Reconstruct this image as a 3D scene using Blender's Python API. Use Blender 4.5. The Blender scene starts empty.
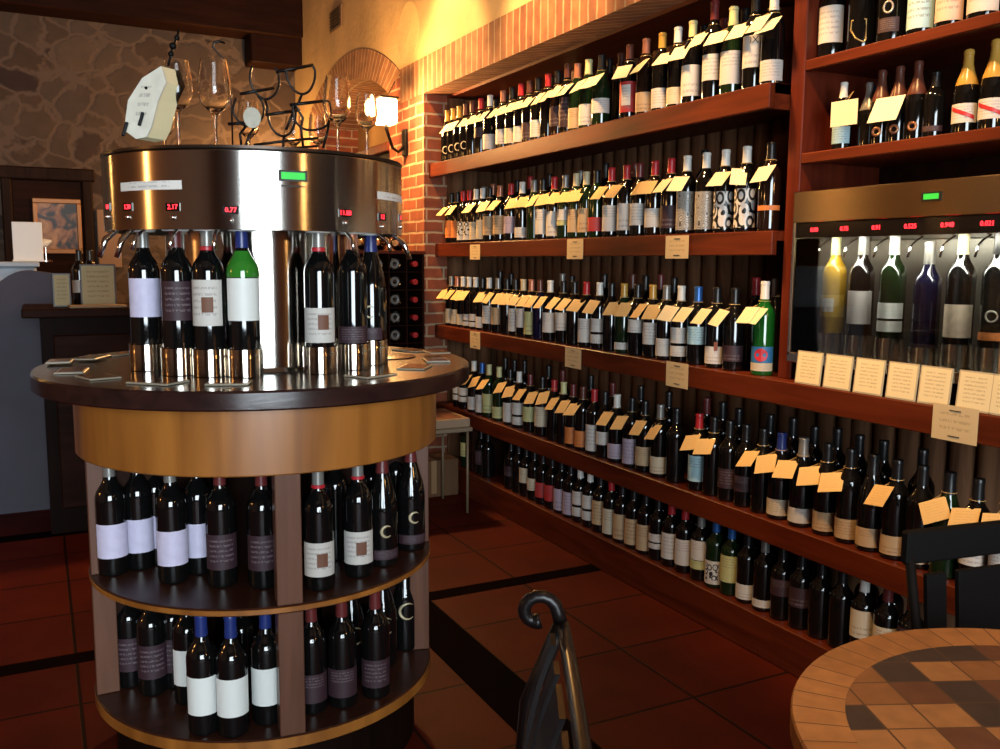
import bpy, math, random
from mathutils import Vector, Matrix, Euler
random.seed(7)
PI=math.pi
scene=bpy.context.scene
COL=scene.collection

# ------------------------------------------------------------------ camera
F_PX,CX,CY=900.0,500.0,374.5
CAM=Vector((0,0,1.26))
def _d(p): return Vector((p[0]-CX,-(p[1]-CY),-F_PX))
_Y=_d((36,259)).normalized(); _Z=(-_d((440,7400))).normalized()
_Z=(_Z-_Y*_Z.dot(_Y)).normalized(); _X=_Y.cross(_Z)
# world axes in camera coordinates -> rows of the camera-to-world rotation
R_CW=Matrix((_X,_Y,_Z))
cd=bpy.data.cameras.new('camera'); cam=bpy.data.objects.new('camera',cd); COL.objects.link(cam)
cam.matrix_world=Matrix.Translation(CAM)@R_CW.to_4x4()
cd.sensor_width=36; cd.sensor_fit='HORIZONTAL'; cd.lens=36*F_PX/1000; cd.clip_start=.05
scene.camera=cam
def on(x,y,ax,val):
    """world point where the sight line through a picture point meets the plane axis=val"""
    w=R_CW@_d((x,y)); t=(val-CAM[ax])/w[ax]; return CAM+w*t
def proj(P):
    v=R_CW.transposed()@(Vector(P)-CAM); return (CX+F_PX*v.x/-v.z, CY-F_PX*v.y/-v.z)

# ------------------------------------------------------------------ materials
MATS={}
def node_mat(name):
    m=bpy.data.materials.new(name); m.use_nodes=True
    nt=m.node_tree; b=nt.nodes['Principled BSDF']; return m,nt,b
def N(nt,t,**kw):
    n=nt.nodes.new(t)
    for k,v in kw.items():
        if k in n.inputs: n.inputs[k].default_value=v
        else: setattr(n,k,v)
    return n
def plain(name,col,rough=.5,metal=0,coat=0,spec=.5,bump=0,bscale=60,var=0,vscale=8):
    if name in MATS: return MATS[name]
    m,nt,b=node_mat(name)
    b.inputs['Base Color'].default_value=(*col,1); b.inputs['Roughness'].default_value=rough
    b.inputs['Metallic'].default_value=metal; b.inputs['Coat Weight'].default_value=coat
    b.inputs['Specular IOR Level'].default_value=spec
    tc=N(nt,'ShaderNodeTexCoord')
    no=N(nt,'ShaderNodeTexNoise',Scale=vscale,Detail=4.0); nt.links.new(tc.outputs['Object'],no.inputs['Vector'])
    if var:
        cr=N(nt,'ShaderNodeValToRGB'); cr.color_ramp.elements[0].position=.3; cr.color_ramp.elements[1].position=.7
        cr.color_ramp.elements[0].color=(*[c*(1-var) for c in col],1); cr.color_ramp.elements[1].color=(*[min(1,c*(1+var)) for c in col],1)
        nt.links.new(no.outputs['Fac'],cr.inputs['Fac']); nt.links.new(cr.outputs['Color'],b.inputs['Base Color'])
    if bump:
        n2=N(nt,'ShaderNodeTexNoise',Scale=bscale,Detail=3.0); nt.links.new(tc.outputs['Object'],n2.inputs['Vector'])
        bp=N(nt,'ShaderNodeBump',Strength=bump,Distance=.01); nt.links.new(n2.outputs['Fac'],bp.inputs['Height']); nt.links.new(bp.outputs['Normal'],b.inputs['Normal'])
    MATS[name]=m; return m
def wood(name,c1,c2,rough=.35,axis=1,scale=1.0,coat=.2):
    if name in MATS: return MATS[name]
    m,nt,b=node_mat(name)
    tc=N(nt,'ShaderNodeTexCoord'); mp=N(nt,'ShaderNodeMapping')
    s=[14*scale]*3; s[axis]=1.2*scale; mp.inputs['Scale'].default_value=s
    nt.links.new(tc.outputs['Object'],mp.inputs['Vector'])
    no=N(nt,'ShaderNodeTexNoise',Scale=2.0,Detail=6.0,Distortion=.6); nt.links.new(mp.outputs['Vector'],no.inputs['Vector'])
    cr=N(nt,'ShaderNodeValToRGB'); cr.color_ramp.elements[0].position=.3; cr.color_ramp.elements[1].position=.72
    cr.color_ramp.elements[0].color=(*c1,1); cr.color_ramp.elements[1].color=(*c2,1)
    nt.links.new(no.outputs['Fac'],cr.inputs['Fac']); nt.links.new(cr.outputs['Color'],b.inputs['Base Color'])
    b.inputs['Specular IOR Level'].default_value=.5 if coat>.1 else (.22 if coat>0 else .07)
    b.inputs['Roughness'].default_value=rough; b.inputs['Coat Weight'].default_value=coat; b.inputs['Coat Roughness'].default_value=.15
    bp=N(nt,'ShaderNodeBump',Strength=.08,Distance=.005); nt.links.new(no.outputs['Fac'],bp.inputs['Height']); nt.links.new(bp.outputs['Normal'],b.inputs['Normal'])
    MATS[name]=m; return m
def emit(name,col,s):
    if name in MATS: return MATS[name]
    m,nt,b=node_mat(name)
    b.inputs['Base Color'].default_value=(*col,1); b.inputs['Emission Color'].default_value=(*col,1); b.inputs['Emission Strength'].default_value=s
    MATS[name]=m; return m
def glass(name,col=(1,1,1),rough=0,ior=1.45):
    if name in MATS: return MATS[name]
    m,nt,b=node_mat(name)
    b.inputs['Base Color'].default_value=(*col,1); b.inputs['Roughness'].default_value=rough; b.inputs['IOR'].default_value=ior
    b.inputs['Transmission Weight'].default_value=1.0
    MATS[name]=m; return m
def steel(name,col=(.62,.58,.53),rough=.2,vertical=True):
    if name in MATS: return MATS[name]
    m,nt,b=node_mat(name)
    b.inputs['Metallic'].default_value=1.0; b.inputs['Base Color'].default_value=(*col,1)
    tc=N(nt,'ShaderNodeTexCoord'); mp=N(nt,'ShaderNodeMapping'); mp.inputs['Scale'].default_value=(4,4,400) if vertical else (400,400,4)
    nt.links.new(tc.outputs['Object'],mp.inputs['Vector'])
    no=N(nt,'ShaderNodeTexNoise',Scale=1.0,Detail=2.0); nt.links.new(mp.outputs['Vector'],no.inputs['Vector'])
    mr=N(nt,'ShaderNodeMapRange'); mr.inputs['To Min'].default_value=rough*.88; mr.inputs['To Max'].default_value=rough*1.15
    nt.links.new(no.outputs['Fac'],mr.inputs['Value']); nt.links.new(mr.outputs['Result'],b.inputs['Roughness'])
    if vertical:
        tg=N(nt,'ShaderNodeTangent',direction_type='RADIAL',axis='Z'); b.inputs['Anisotropic'].default_value=.88; b.inputs['Anisotropic Rotation'].default_value=.25
        nt.links.new(tg.outputs[0],b.inputs['Tangent'])
    MATS[name]=m; return m
def thin_glass(name,col=(1,1,1)):
    if name in MATS: return MATS[name]
    m,nt,b=node_mat(name); out=nt.nodes['Material Output']
    tr=N(nt,'ShaderNodeBsdfTransparent'); tr.inputs[0].default_value=(*col,1); gl=N(nt,'ShaderNodeBsdfGlossy'); gl.inputs['Roughness'].default_value=.02
    fr=N(nt,'ShaderNodeFresnel'); fr.inputs[0].default_value=1.45; mx=N(nt,'ShaderNodeMixShader')
    nt.links.new(fr.outputs[0],mx.inputs[0]); nt.links.new(tr.outputs[0],mx.inputs[1]); nt.links.new(gl.outputs[0],mx.inputs[2]); nt.links.new(mx.outputs[0],out.inputs['Surface'])
    nt.nodes.remove(b); MATS[name]=m; return m
def paper(name,col,ink=(.1,.08,.06),lines=9.0,amount=.5,y0=.12,y1=.88):
    """printed paper; faint rows of fine print from the UV map"""
    if name in MATS: return MATS[name]
    m,nt,b=node_mat(name)
    uv=N(nt,'ShaderNodeUVMap'); sp=N(nt,'ShaderNodeSeparateXYZ'); nt.links.new(uv.outputs['UV'],sp.inputs[0])
    def mth(op,a,bb=None):
        n=N(nt,'ShaderNodeMath',operation=op)
        for i,v in enumerate((a,bb)):
            if v is None: continue
            if isinstance(v,(int,float)): n.inputs[i].default_value=v
            else: nt.links.new(v,n.inputs[i])
        return n.outputs[0]
    row=mth('FRACT',mth('MULTIPLY',sp.outputs['Y'],lines)); rowm=mth('GREATER_THAN',row,.6)
    mp=N(nt,'ShaderNodeMapping'); mp.inputs['Scale'].default_value=(14,lines,1); nt.links.new(uv.outputs['UV'],mp.inputs['Vector'])
    no=N(nt,'ShaderNodeTexNoise',Scale=1.6,Detail=2.0); nt.links.new(mp.outputs['Vector'],no.inputs['Vector'])
    w=mth('GREATER_THAN',no.outputs['Fac'],.47)
    in1=mth('MULTIPLY',mth('GREATER_THAN',sp.outputs['Y'],y0),mth('LESS_THAN',sp.outputs['Y'],y1))
    in2=mth('MULTIPLY',mth('GREATER_THAN',sp.outputs['X'],.16),mth('LESS_THAN',sp.outputs['X'],.84))
    f=mth('MULTIPLY',mth('MULTIPLY',mth('MULTIPLY',rowm,w),mth('MULTIPLY',in1,in2)),amount)
    mx=N(nt,'ShaderNodeMix',data_type='RGBA'); mx.inputs[6].default_value=(*col,1); mx.inputs[7].default_value=(*ink,1)
    nt.links.new(f,mx.inputs[0]); nt.links.new(mx.outputs[2],b.inputs['Base Color']); b.inputs['Roughness'].default_value=.6
    MATS[name]=m; return m

M_RED=wood('shelf_wood',(.062,.009,.0025),(.145,.024,.006),.45,1,coat=.03)
M_REDV=wood('post_wood',(.065,.009,.004),(.14,.022,.008),.45,2,coat=.05)
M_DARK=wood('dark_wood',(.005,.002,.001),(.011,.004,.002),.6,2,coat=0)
M_DARKH=wood('dark_beam_wood',(.012,.004,.002),(.028,.009,.005),.6,0,coat=0)
M_PIPE=wood('back_slat_wood',(.09,.040,.020),(.22,.105,.052),.8,2,coat=0)
M_COUNTER=wood('counter_wood',(.014,.006,.005),(.034,.012,.010),.22,0,coat=.12)
M_HONEY=wood('honey_wood',(.20,.065,.010),(.42,.155,.026),.38,2,scale=.45,coat=.2)
M_CHERRY=wood('cherry_wood',(.032,.010,.005),(.062,.019,.009),.38,0,coat=.05)
M_CHERRYV=wood('cherry_wood_upright',(.10,.042,.025),(.16,.07,.042),.4,2,coat=.1)
M_STEEL=steel('brushed_steel')
M_CHROME=plain('chrome',(.8,.78,.75),.09,1)
M_IRON=plain('black_iron',(.006,.004,.004),.34,0,spec=.3)
M_BLACKP=plain('black_plastic',(.004,.004,.004),.5,spec=.15)
M_WHITEP=plain('white_plastic',(.8,.79,.74),.35)
M_CLEAR=glass('clear_glass',(1,1,1))

# ------------------------------------------------------------------ mesh building
class MB:
    def __init__(s): s.v=[];s.f=[];s.sm=[];s.uv={}
    def add(s,V,F,smooth=False,T=None):
        o=len(s.v)
        for p in V:
            p=Vector(p); s.v.append(T@p if T is not None else p)
        for f in F: s.f.append(tuple(i+o for i in f)); s.sm.append(smooth)
        return s
    def box(s,a,b,T=None,bev=0):
        x0,y0,z0=a;x1,y1,z1=b
        if bev<=0:
            V=[(x0,y0,z0),(x1,y0,z0),(x1,y1,z0),(x0,y1,z0),(x0,y0,z1),(x1,y0,z1),(x1,y1,z1),(x0,y1,z1)]
            return s.add(V,[(0,3,2,1),(4,5,6,7),(0,1,5,4),(1,2,6,5),(2,3,7,6),(3,0,4,7)],False,T)
        c=bev; V=[];
        # chamfered box: 24 vertices
        idx={}
        for i,(sx,X0) in enumerate(((1,x0),(-1,x1))):
            for j,(sy,Y0) in enumerate(((1,y0),(-1,y1))):
                for k,(sz,Z0) in enumerate(((1,z0),(-1,z1))):
                    for a_ in range(3):
                        p=[X0+sx*c,Y0+sy*c,Z0+sz*c]; p[a_]=(X0,Y0,Z0)[a_]
                        idx[(i,j,k,a_)]=len(V); V.append(p)
        F=[]
        for a_ in range(3):
            o1,o2=[q for q in range(3) if q!=a_]
            for side in (0,1):
                q=[]
                for u,w in ((0,0),(1,0),(1,1),(0,1)):
                    t=[0,0,0]; t[a_]=side; t[o1]=u; t[o2]=w; q.append(idx[(*t,a_)])
                F.append(tuple(q))
        for a_ in range(3):
            o1,o2=[q for q in range(3) if q!=a_]
            for u in (0,1):
                for w in (0,1):
                    q=[]
                    for e,ax in ((0,o1),(0,o2),(1,o2),(1,o1)):
                        t=[0,0,0]; t[a_]=e; t[o1]=u; t[o2]=w; q.append(idx[(*t,ax)])
                    F.append(tuple(q))
        for i in (0,1):
            for j in (0,1):
                for k in (0,1): F.append((idx[(i,j,k,0)],idx[(i,j,k,1)],idx[(i,j,k,2)]))
        return s.add(V,F,False,T)
    def lathe(s,prof,n=28,T=None,a0=0,a1=2*PI,smooth=True):
        full=abs(a1-a0-2*PI)<1e-6; m=n if full else n+1
        V=[];F=[]; top=[];bot=[]; base=0
        for j,(r,z) in enumerate(prof):
            split=False
            if 0<j<len(prof)-1:
                d1=Vector((prof[j][0]-prof[j-1][0],prof[j][1]-prof[j-1][1])); d2=Vector((prof[j+1][0]-prof[j][0],prof[j+1][1]-prof[j][1]))
                split=d1.length>1e-7 and d2.length>1e-7 and d1.angle(d2)>.5
            for rep_ in range(2 if split else 1):
                for i in range(m):
                    a=a0+(a1-a0)*i/n; V.append((r*math.cos(a),r*math.sin(a),z))
            top.append(base); bot.append(base+(m if split else 0)); base=len(V)
        for j in range(len(prof)-1):
            for i in range(n):
                i2=(i+1)%m; a_=bot[j]; b_=top[j+1]
                F.append((a_+i,a_+i2,b_+i2,b_+i))
        return s.add(V,F,smooth,T)
    def tube(s,path,r,n=8,T=None,closed=False):
        P=[Vector(p) for p in path]; k=len(P); V=[];F=[]
        up=None
        for i,p in enumerate(P):
            if closed: t=(P[(i+1)%k]-P[i-1]).normalized()
            else: t=(P[min(i+1,k-1)]-P[max(i-1,0)]).normalized()
            if up is None:
                up=Vector((0,0,1)) if abs(t.z)<.9 else Vector((1,0,0))
            a=(up-t*up.dot(t)); 
            if a.length<1e-6: a=t.orthogonal()
            a.normalize(); up=a; b=t.cross(a)
            rr=r[i] if isinstance(r,(list,tuple)) else r
            for j in range(n):
                c=2*PI*j/n; V.append(p+a*math.cos(c)*rr+b*math.sin(c)*rr)
        for i in range(k if closed else k-1):
            i2=(i+1)%k
            for j in range(n):
                j2=(j+1)%n; F.append((i*n+j,i*n+j2,i2*n+j2,i2*n+j))
        if not closed: F+= [tuple(range(n))[::-1],tuple((k-1)*n+j for j in range(n))]
        return s.add(V,F,True,T)
    def prism(s,poly,d,T=None):
        """poly in XY extruded along Z by d"""
        n=len(poly); V=[(x,y,0) for x,y in poly]+[(x,y,d) for x,y in poly]
        F=[tuple(range(n))[::-1],tuple(range(n,2*n))]+[(i,(i+1)%n,n+(i+1)%n,n+i) for i in range(n)]
        return s.add(V,F,False,T)
    def sphere(s,c,r,n=12,sz=1):
        pr=[(max(1e-5,r*math.sin(PI*i/n)),-r*sz*math.cos(PI*i/n)) for i in range(n+1)]
        return s.lathe(pr,n*2,Matrix.Translation(c))
    def build(s,name,mat,parent=None,loc=None,rot=None):
        me=bpy.data.meshes.new(name); me.from_pydata([tuple(v) for v in s.v],[],s.f)
        me.polygons.foreach_set('use_smooth',s.sm)
        if mat is not None: me.materials.append(mat)
        me.validate(); me.update()
        o=bpy.data.objects.new(name,me); COL.objects.link(o)
        if parent is not None: o.parent=parent
        if loc is not None: o.location=loc
        if rot is not None: o.rotation_euler=rot
        return o
def quad_uv(name,mat,P,parent=None,thick=.0012):
    """thin rectangular sheet with UV 0..1; P = bottom-left, bottom-right, top-right, top-left"""
    P=[Vector(p) for p in P]; n=(P[1]-P[0]).cross(P[3]-P[0]).normalized()
    V=P+[p-n*thick for p in P]
    F=[(0,1,2,3),(7,6,5,4),(0,4,5,1),(1,5,6,2),(2,6,7,3),(3,7,4,0)]
    me=bpy.data.meshes.new(name); me.from_pydata([tuple(v) for v in V],[],F)
    ul=me.uv_layers.new(name='UVMap'); uvs={0:(0,0),1:(1,0),2:(1,1),3:(0,1),4:(0,0),5:(1,0),6:(1,1),7:(0,1)}
    for l in me.loops: ul.data[l.index].uv=uvs[l.vertex_index]
    me.materials.append(mat); o=bpy.data.objects.new(name,me); COL.objects.link(o)
    if parent is not None: o.parent=parent
    return o
def arc_patch(name,mat,r,z0,z1,a0,a1,parent,n=14,prof=None):
    """curved label sheet with UV"""
    V=[];F=[];UV=[]
    for j,z in enumerate((z0,z1)):
        for i in range(n+1):
            a=a0+(a1-a0)*i/n; V.append((r*math.cos(a),r*math.sin(a),z)); UV.append((i/n,j))
    for i in range(n): F.append((i,i+1,n+2+i,n+1+i))
    me=bpy.data.meshes.new(name); me.from_pydata(V,[],F)
    ul=me.uv_layers.new(name='UVMap')
    for l in me.loops: ul.data[l.index].uv=UV[l.vertex_index]
    me.polygons.foreach_set('use_smooth',[True]*len(F)); me.materials.append(mat)
    o=bpy.data.objects.new(name,me); COL.objects.link(o); o.parent=parent
    return o
def tag(o,label,cat,group=None,kind=None):
    o['label']=label; o['category']=cat
    if group: o['group']=group
    if kind: o['kind']=kind
    return o
def thing(name,label,cat,loc=(0,0,0),rotz=0,group=None):
    o=bpy.data.objects.new(name,None); o.empty_display_size=.05; COL.objects.link(o); o.location=loc; o.rotation_euler=(0,0,rotz)
    return tag(o,label,cat,group)
def struct(o): o['kind']='structure'; return o
ORD='zeroth first second third fourth fifth sixth seventh eighth ninth tenth eleventh twelfth thirteenth fourteenth fifteenth sixteenth seventeenth eighteenth nineteenth twentieth'.split()
TENS={2:'twenty',3:'thirty',4:'forty'}
def ordw(n):
    if n<=20: return ORD[n]
    if n%10==0: return {30:'thirtieth',40:'fortieth'}[n]
    return TENS[n//10]+'-'+ORD[n%10]
def text_obj(name,body,size,mat,parent,M,extrude=.0004):
    cu=bpy.data.curves.new(name,'FONT'); cu.body=body; cu.size=size; cu.extrude=extrude; cu.align_x='CENTER'; cu.align_y='CENTER'; cu.resolution_u=2
    cu.materials.append(mat); o=bpy.data.objects.new(name,cu); COL.objects.link(o)
    bpy.context.view_layer.update()
    me=bpy.data.meshes.new_from_object(o.evaluated_get(bpy.context.evaluated_depsgraph_get()))
    bpy.data.objects.remove(o); me.transform(M); me.name=name
    if not me.materials: me.materials.append(mat)
    o=bpy.data.objects.new(name,me); COL.objects.link(o); o.parent=parent; return o

# ================================================================== ROOM
def brick_mat(name,swap=False,radial=False,w=.21,h=.065,c1=(.30,.075,.03),c2=(.20,.05,.022),mort=(.42,.30,.19),msz=.007):
    m,nt,b=node_mat(name)
    tc=N(nt,'ShaderNodeTexCoord')
    if radial:
        uv=N(nt,'ShaderNodeUVMap'); vec=uv.outputs['UV']
    else:
        sp=N(nt,'ShaderNodeSeparateXYZ'); nt.links.new(tc.outputs['Object'],sp.inputs[0])
        ad=N(nt,'ShaderNodeMath',operation='ADD'); nt.links.new(sp.outputs['X'],ad.inputs[0]); nt.links.new(sp.outputs['Y'],ad.inputs[1])
        cb=N(nt,'ShaderNodeCombineXYZ')
        if swap: nt.links.new(sp.outputs['Z'],cb.inputs[0]); nt.links.new(ad.outputs[0],cb.inputs[1])
        else: nt.links.new(ad.outputs[0],cb.inputs[0]); nt.links.new(sp.outputs['Z'],cb.inputs[1])
        vec=cb.outputs[0]
    no=N(nt,'ShaderNodeTexNoise',Scale=14.0,Detail=4.0); nt.links.new(tc.outputs['Object'],no.inputs['Vector'])
    dm=N(nt,'ShaderNodeVectorMath',operation='SCALE'); nt.links.new(no.outputs['Color'],dm.inputs[0]); dm.inputs['Scale'].default_value=.012
    va=N(nt,'ShaderNodeVectorMath',operation='ADD'); nt.links.new(vec,va.inputs[0]); nt.links.new(dm.outputs[0],va.inputs[1])
    br=N(nt,'ShaderNodeTexBrick'); br.offset=.0 if (swap or radial) else .5
    br.inputs['Scale'].default_value=1.0; br.inputs['Brick Width'].default_value=w; br.inputs['Row Height'].default_value=h
    br.inputs['Mortar Size'].default_value=msz; br.inputs['Mortar Smooth'].default_value=.3; br.inputs['Bias'].default_value=-.1
    br.inputs['Color1'].default_value=(*c1,1); br.inputs['Color2'].default_value=(*c2,1); br.inputs['Mortar'].default_value=(*mort,1)
    nt.links.new(va.outputs[0],br.inputs['Vector'])
    mx=N(nt,'ShaderNodeMix',data_type='RGBA',blend_type='MULTIPLY'); mx.inputs[0].default_value=.55
    cr=N(nt,'ShaderNodeValToRGB'); cr.color_ramp.elements[0].position=.3; cr.color_ramp.elements[0].color=(.45,.4,.4,1); cr.color_ramp.elements[1].position=.65; cr.color_ramp.elements[1].color=(1.25,1.2,1.1,1)
    nt.links.new(no.outputs['Fac'],cr.inputs['Fac'])
    nt.links.new(br.outputs['Color'],mx.inputs[6]); nt.links.new(cr.outputs['Color'],mx.inputs[7]); nt.links.new(mx.outputs[2],b.inputs['Base Color'])
    b.inputs['Roughness'].default_value=.85
    iv=N(nt,'ShaderNodeMath',operation='SUBTRACT'); iv.inputs[0].default_value=1; nt.links.new(br.outputs['Fac'],iv.inputs[1])
    bp=N(nt,'ShaderNodeBump',Strength=.6,Distance=.006); nt.links.new(iv.outputs[0],bp.inputs['Height']); nt.links.new(bp.outputs['Normal'],b.inputs['Normal'])
    return m
M_BRICK=brick_mat('red_brick')
M_SOLDIER=brick_mat('soldier_brick',swap=True,w=.24,h=.062,c1=(.32,.14,.065),c2=(.20,.07,.035),mort=(.40,.28,.16),msz=.007)
M_ARCHB=brick_mat('arch_brick',radial=True,w=.3,h=.062,c1=(.34,.15,.07),c2=(.25,.10,.05),mort=(.46,.32,.18),msz=.008)
M_STUCCO=plain('ochre_stucco',(.56,.37,.17),.9,var=.18,vscale=2.5,bump=.4,bscale=22)
M_PLASTER=plain('niche_plaster',(.50,.30,.12),.9,var=.15,vscale=3,bump=.3,bscale=25)
def stone_mat():
    m,nt,b=node_mat('field_stone')
    tc=N(nt,'ShaderNodeTexCoord'); mp=N(nt,'ShaderNodeMapping'); mp.inputs['Scale'].default_value=(4.6,4.6,5.6)
    nt.links.new(tc.outputs['Object'],mp.inputs['Vector'])
    no=N(nt,'ShaderNodeTexNoise',Scale=1.5,Detail=3.0); nt.links.new(mp.outputs['Vector'],no.inputs['Vector'])
    sc=N(nt,'ShaderNodeVectorMath',operation='SCALE'); sc.inputs['Scale'].default_value=.7; nt.links.new(no.outputs['Color'],sc.inputs[0])
    ad=N(nt,'ShaderNodeVectorMath',operation='ADD'); nt.links.new(mp.outputs['Vector'],ad.inputs[0]); nt.links.new(sc.outputs[0],ad.inputs[1])
    v1=N(nt,'ShaderNodeTexVoronoi',feature='F1'); v2=N(nt,'ShaderNodeTexVoronoi',feature='DISTANCE_TO_EDGE')
    for v in (v1,v2): nt.links.new(ad.outputs[0],v.inputs['Vector']); v.inputs['Scale'].default_value=1.0
    cr=N(nt,'ShaderNodeValToRGB'); e=cr.color_ramp.elements; e[0].color=(.030,.016,.016,1); e[1].color=(.11,.075,.05,1)
    e2=e.new(.35); e2.color=(.085,.055,.035,1); e3=e.new(.7); e3.color=(.07,.05,.04,1)
    sx=N(nt,'ShaderNodeSeparateXYZ'); nt.links.new(v1.outputs['Color'],sx.inputs[0]); nt.links.new(sx.outputs[0],cr.inputs['Fac'])
    n2=N(nt,'ShaderNodeTexNoise',Scale=9.0,Detail=5.0); nt.links.new(tc.outputs['Object'],n2.inputs['Vector'])
    mu=N(nt,'ShaderNodeMix',data_type='RGBA',blend_type='MULTIPLY'); mu.inputs[0].default_value=.6
    c3=N(nt,'ShaderNodeValToRGB'); c3.color_ramp.elements[0].color=(.4,.4,.4,1); c3.color_ramp.elements[1].color=(1.5,1.5,1.5,1); nt.links.new(n2.outputs['Fac'],c3.inputs['Fac'])
    nt.links.new(cr.outputs['Color'],mu.inputs[6]); nt.links.new(c3.outputs['Color'],mu.inputs[7])
    jr=N(nt,'ShaderNodeMapRange'); jr.inputs['From Min'].default_value=.03; jr.inputs['From Max'].default_value=.10; nt.links.new(v2.outputs['Distance'],jr.inputs['Value'])
    mx=N(nt,'ShaderNodeMix',data_type='RGBA'); mx.inputs[6].default_value=(.115,.08,.06,1); nt.links.new(jr.outputs['Result'],mx.inputs[0]); nt.links.new(mu.outputs[2],mx.inputs[7])
    nt.links.new(mx.outputs[2],b.inputs['Base Color']); b.inputs['Roughness'].default_value=.85
    bp=N(nt,'ShaderNodeBump',Strength=.3,Distance=.02); nt.links.new(jr.outputs['Result'],bp.inputs['Height']); nt.links.new(bp.outputs['Normal'],b.inputs['Normal'])
    return m
M_STONE=stone_mat()
def tile_mat():
    m,nt,b=node_mat('terracotta_tile')
    tc=N(nt,'ShaderNodeTexCoord'); mp=N(nt,'ShaderNodeMapping'); mp.inputs['Location'].default_value=(-1.25,-2.705,0)
    nt.links.new(tc.outputs['Object'],mp.inputs['Vector'])
    br=N(nt,'ShaderNodeTexBrick'); br.offset=0; br.inputs['Scale'].default_value=1; br.inputs['Brick Width'].default_value=.4; br.inputs['Row Height'].default_value=.372
    br.inputs['Mortar Size'].default_value=.006; br.inputs['Mortar Smooth'].default_value=.4
    br.inputs['Color1'].default_value=(.11,.013,.004,1); br.inputs['Color2'].default_value=(.085,.009,.004,1); br.inputs['Mortar'].default_value=(.015,.004,.002,1)
    nt.links.new(mp.outputs['Vector'],br.inputs['Vector'])
    no=N(nt,'ShaderNodeTexNoise',Scale=3.5,Detail=5.0); nt.links.new(tc.outputs['Object'],no.inputs['Vector'])
    cr=N(nt,'ShaderNodeValToRGB'); cr.color_ramp.elements[0].position=.25; cr.color_ramp.elements[0].color=(.5,.45,.4,1); cr.color_ramp.elements[1].position=.75; cr.color_ramp.elements[1].color=(1.2,1.15,1.1,1)
    nt.links.new(no.outputs['Fac'],cr.inputs['Fac'])
    mx=N(nt,'ShaderNodeMix',data_type='RGBA',blend_type='MULTIPLY'); mx.inputs[0].default_value=.8
    nt.links.new(br.outputs['Color'],mx.inputs[6]); nt.links.new(cr.outputs['Color'],mx.inputs[7]); nt.links.new(mx.outputs[2],b.inputs['Base Color'])
    b.inputs['Roughness'].default_value=.62; b.inputs['Specular IOR Level'].default_value=.12
    iv=N(nt,'ShaderNodeMath',operation='SUBTRACT'); iv.inputs[0].default_value=1; nt.links.new(br.outputs['Fac'],iv.inputs[1])
    bp=N(nt,'ShaderNodeBump',Strength=.5,Distance=.004); nt.links.new(iv.outputs[0],bp.inputs['Height']); nt.links.new(bp.outputs['Normal'],b.inputs['Normal'])
    return m
M_TILE=tile_mat()
M_BAND=plain('dark_floor_band',(.005,.002,.002),.9,spec=.02,var=.3)
M_CEIL=plain('ceiling_plaster',(.16,.09,.05),.9,bump=.2)
M_SIDE=plain('side_plaster',(.16,.08,.045),.9,var=.2)

XL,YB,YF,ZC=-3.4,-2.6,7.5,3.4
struct(MB().box((XL,YB,-.08),(2.5,YF,0)).build('floor',M_TILE))
# dark inlaid bands in the floor
b=MB(); b.box((XL,3.0,0),(1.09,3.08,.0015)); b.box((1.25,3.0,0),(2.015,3.08,.0015)); b.box((1.09,YB,0),(1.25,4.5,.0015)); b.box((XL,4.48,0),(1.25,4.58,.0015))
struct(b.build('floor_band',M_BAND))
struct(MB().box((XL,YB,ZC),(2.6,YF+.1,ZC+.1)).build('ceiling',M_CEIL))
struct(MB().box((XL,YF,0),(2.5,YF+.15,ZC)).build('wall_back',M_STONE))
struct(MB().box((XL-.1,YB,0),(XL,YF,ZC)).build('wall_left',M_SIDE))
# right wall: ochre stucco above the brick lintel and round the arch
AY,AZ,RO,RI=6.1,.78,1.87,1.69
def arc_pts(R,h,n=22): return [(AY-h+2*h*i/n, AZ+math.sqrt(R*R-(-h+2*h*i/n)**2)) for i in range(n+1)]
TYZ=Matrix(((0,0,1,0),(1,0,0,0),(0,1,0,0),(0,0,0,1)))   # prism XY -> world YZ, depth -> X
def smooth_path(P,k=5):
    P=[Vector(p) for p in P]; out=[]
    for i in range(len(P)-1):
        p0=P[max(i-1,0)];p1=P[i];p2=P[i+1];p3=P[min(i+2,len(P)-1)]
        for q in range(k):
            t=q/k; out.append(.5*((2*p1)+(p2-p0)*t+(2*p0-5*p1+4*p2-p3)*t*t+(3*p1-p0-3*p2+p3)*t**3))
    return out+[P[-1]]
def yz(poly,x0,x1): return MB().prism(poly,x1-x0,Matrix.Translation((x0,0,0))@TYZ)
poly=[(YB,2.37)]+arc_pts(RO,1.0)+[(7.1,0),(YF,0),(YF,ZC),(YB,ZC)]
struct(yz(poly,1.95,2.5).build('wall_right',M_STUCCO))
struct(MB().box((1.945,YB,2.18),(2.09,5.1,2.372)).build('trim_1',M_SOLDIER))
po=arc_pts(RO,1.0); pi_=arc_pts(RI,.8)
pier=[(4.75,0),(5.3,0),pi_[0],po[0],(5.1,2.18),(4.75,2.18)]
struct(yz(pier,1.95,2.46).build('wall_right_pier',M_BRICK))
struct(yz([(6.9,0),(7.1,0),po[-1],pi_[-1]],1.95,2.3).build('wall_right_jamb',M_BRICK))
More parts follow.
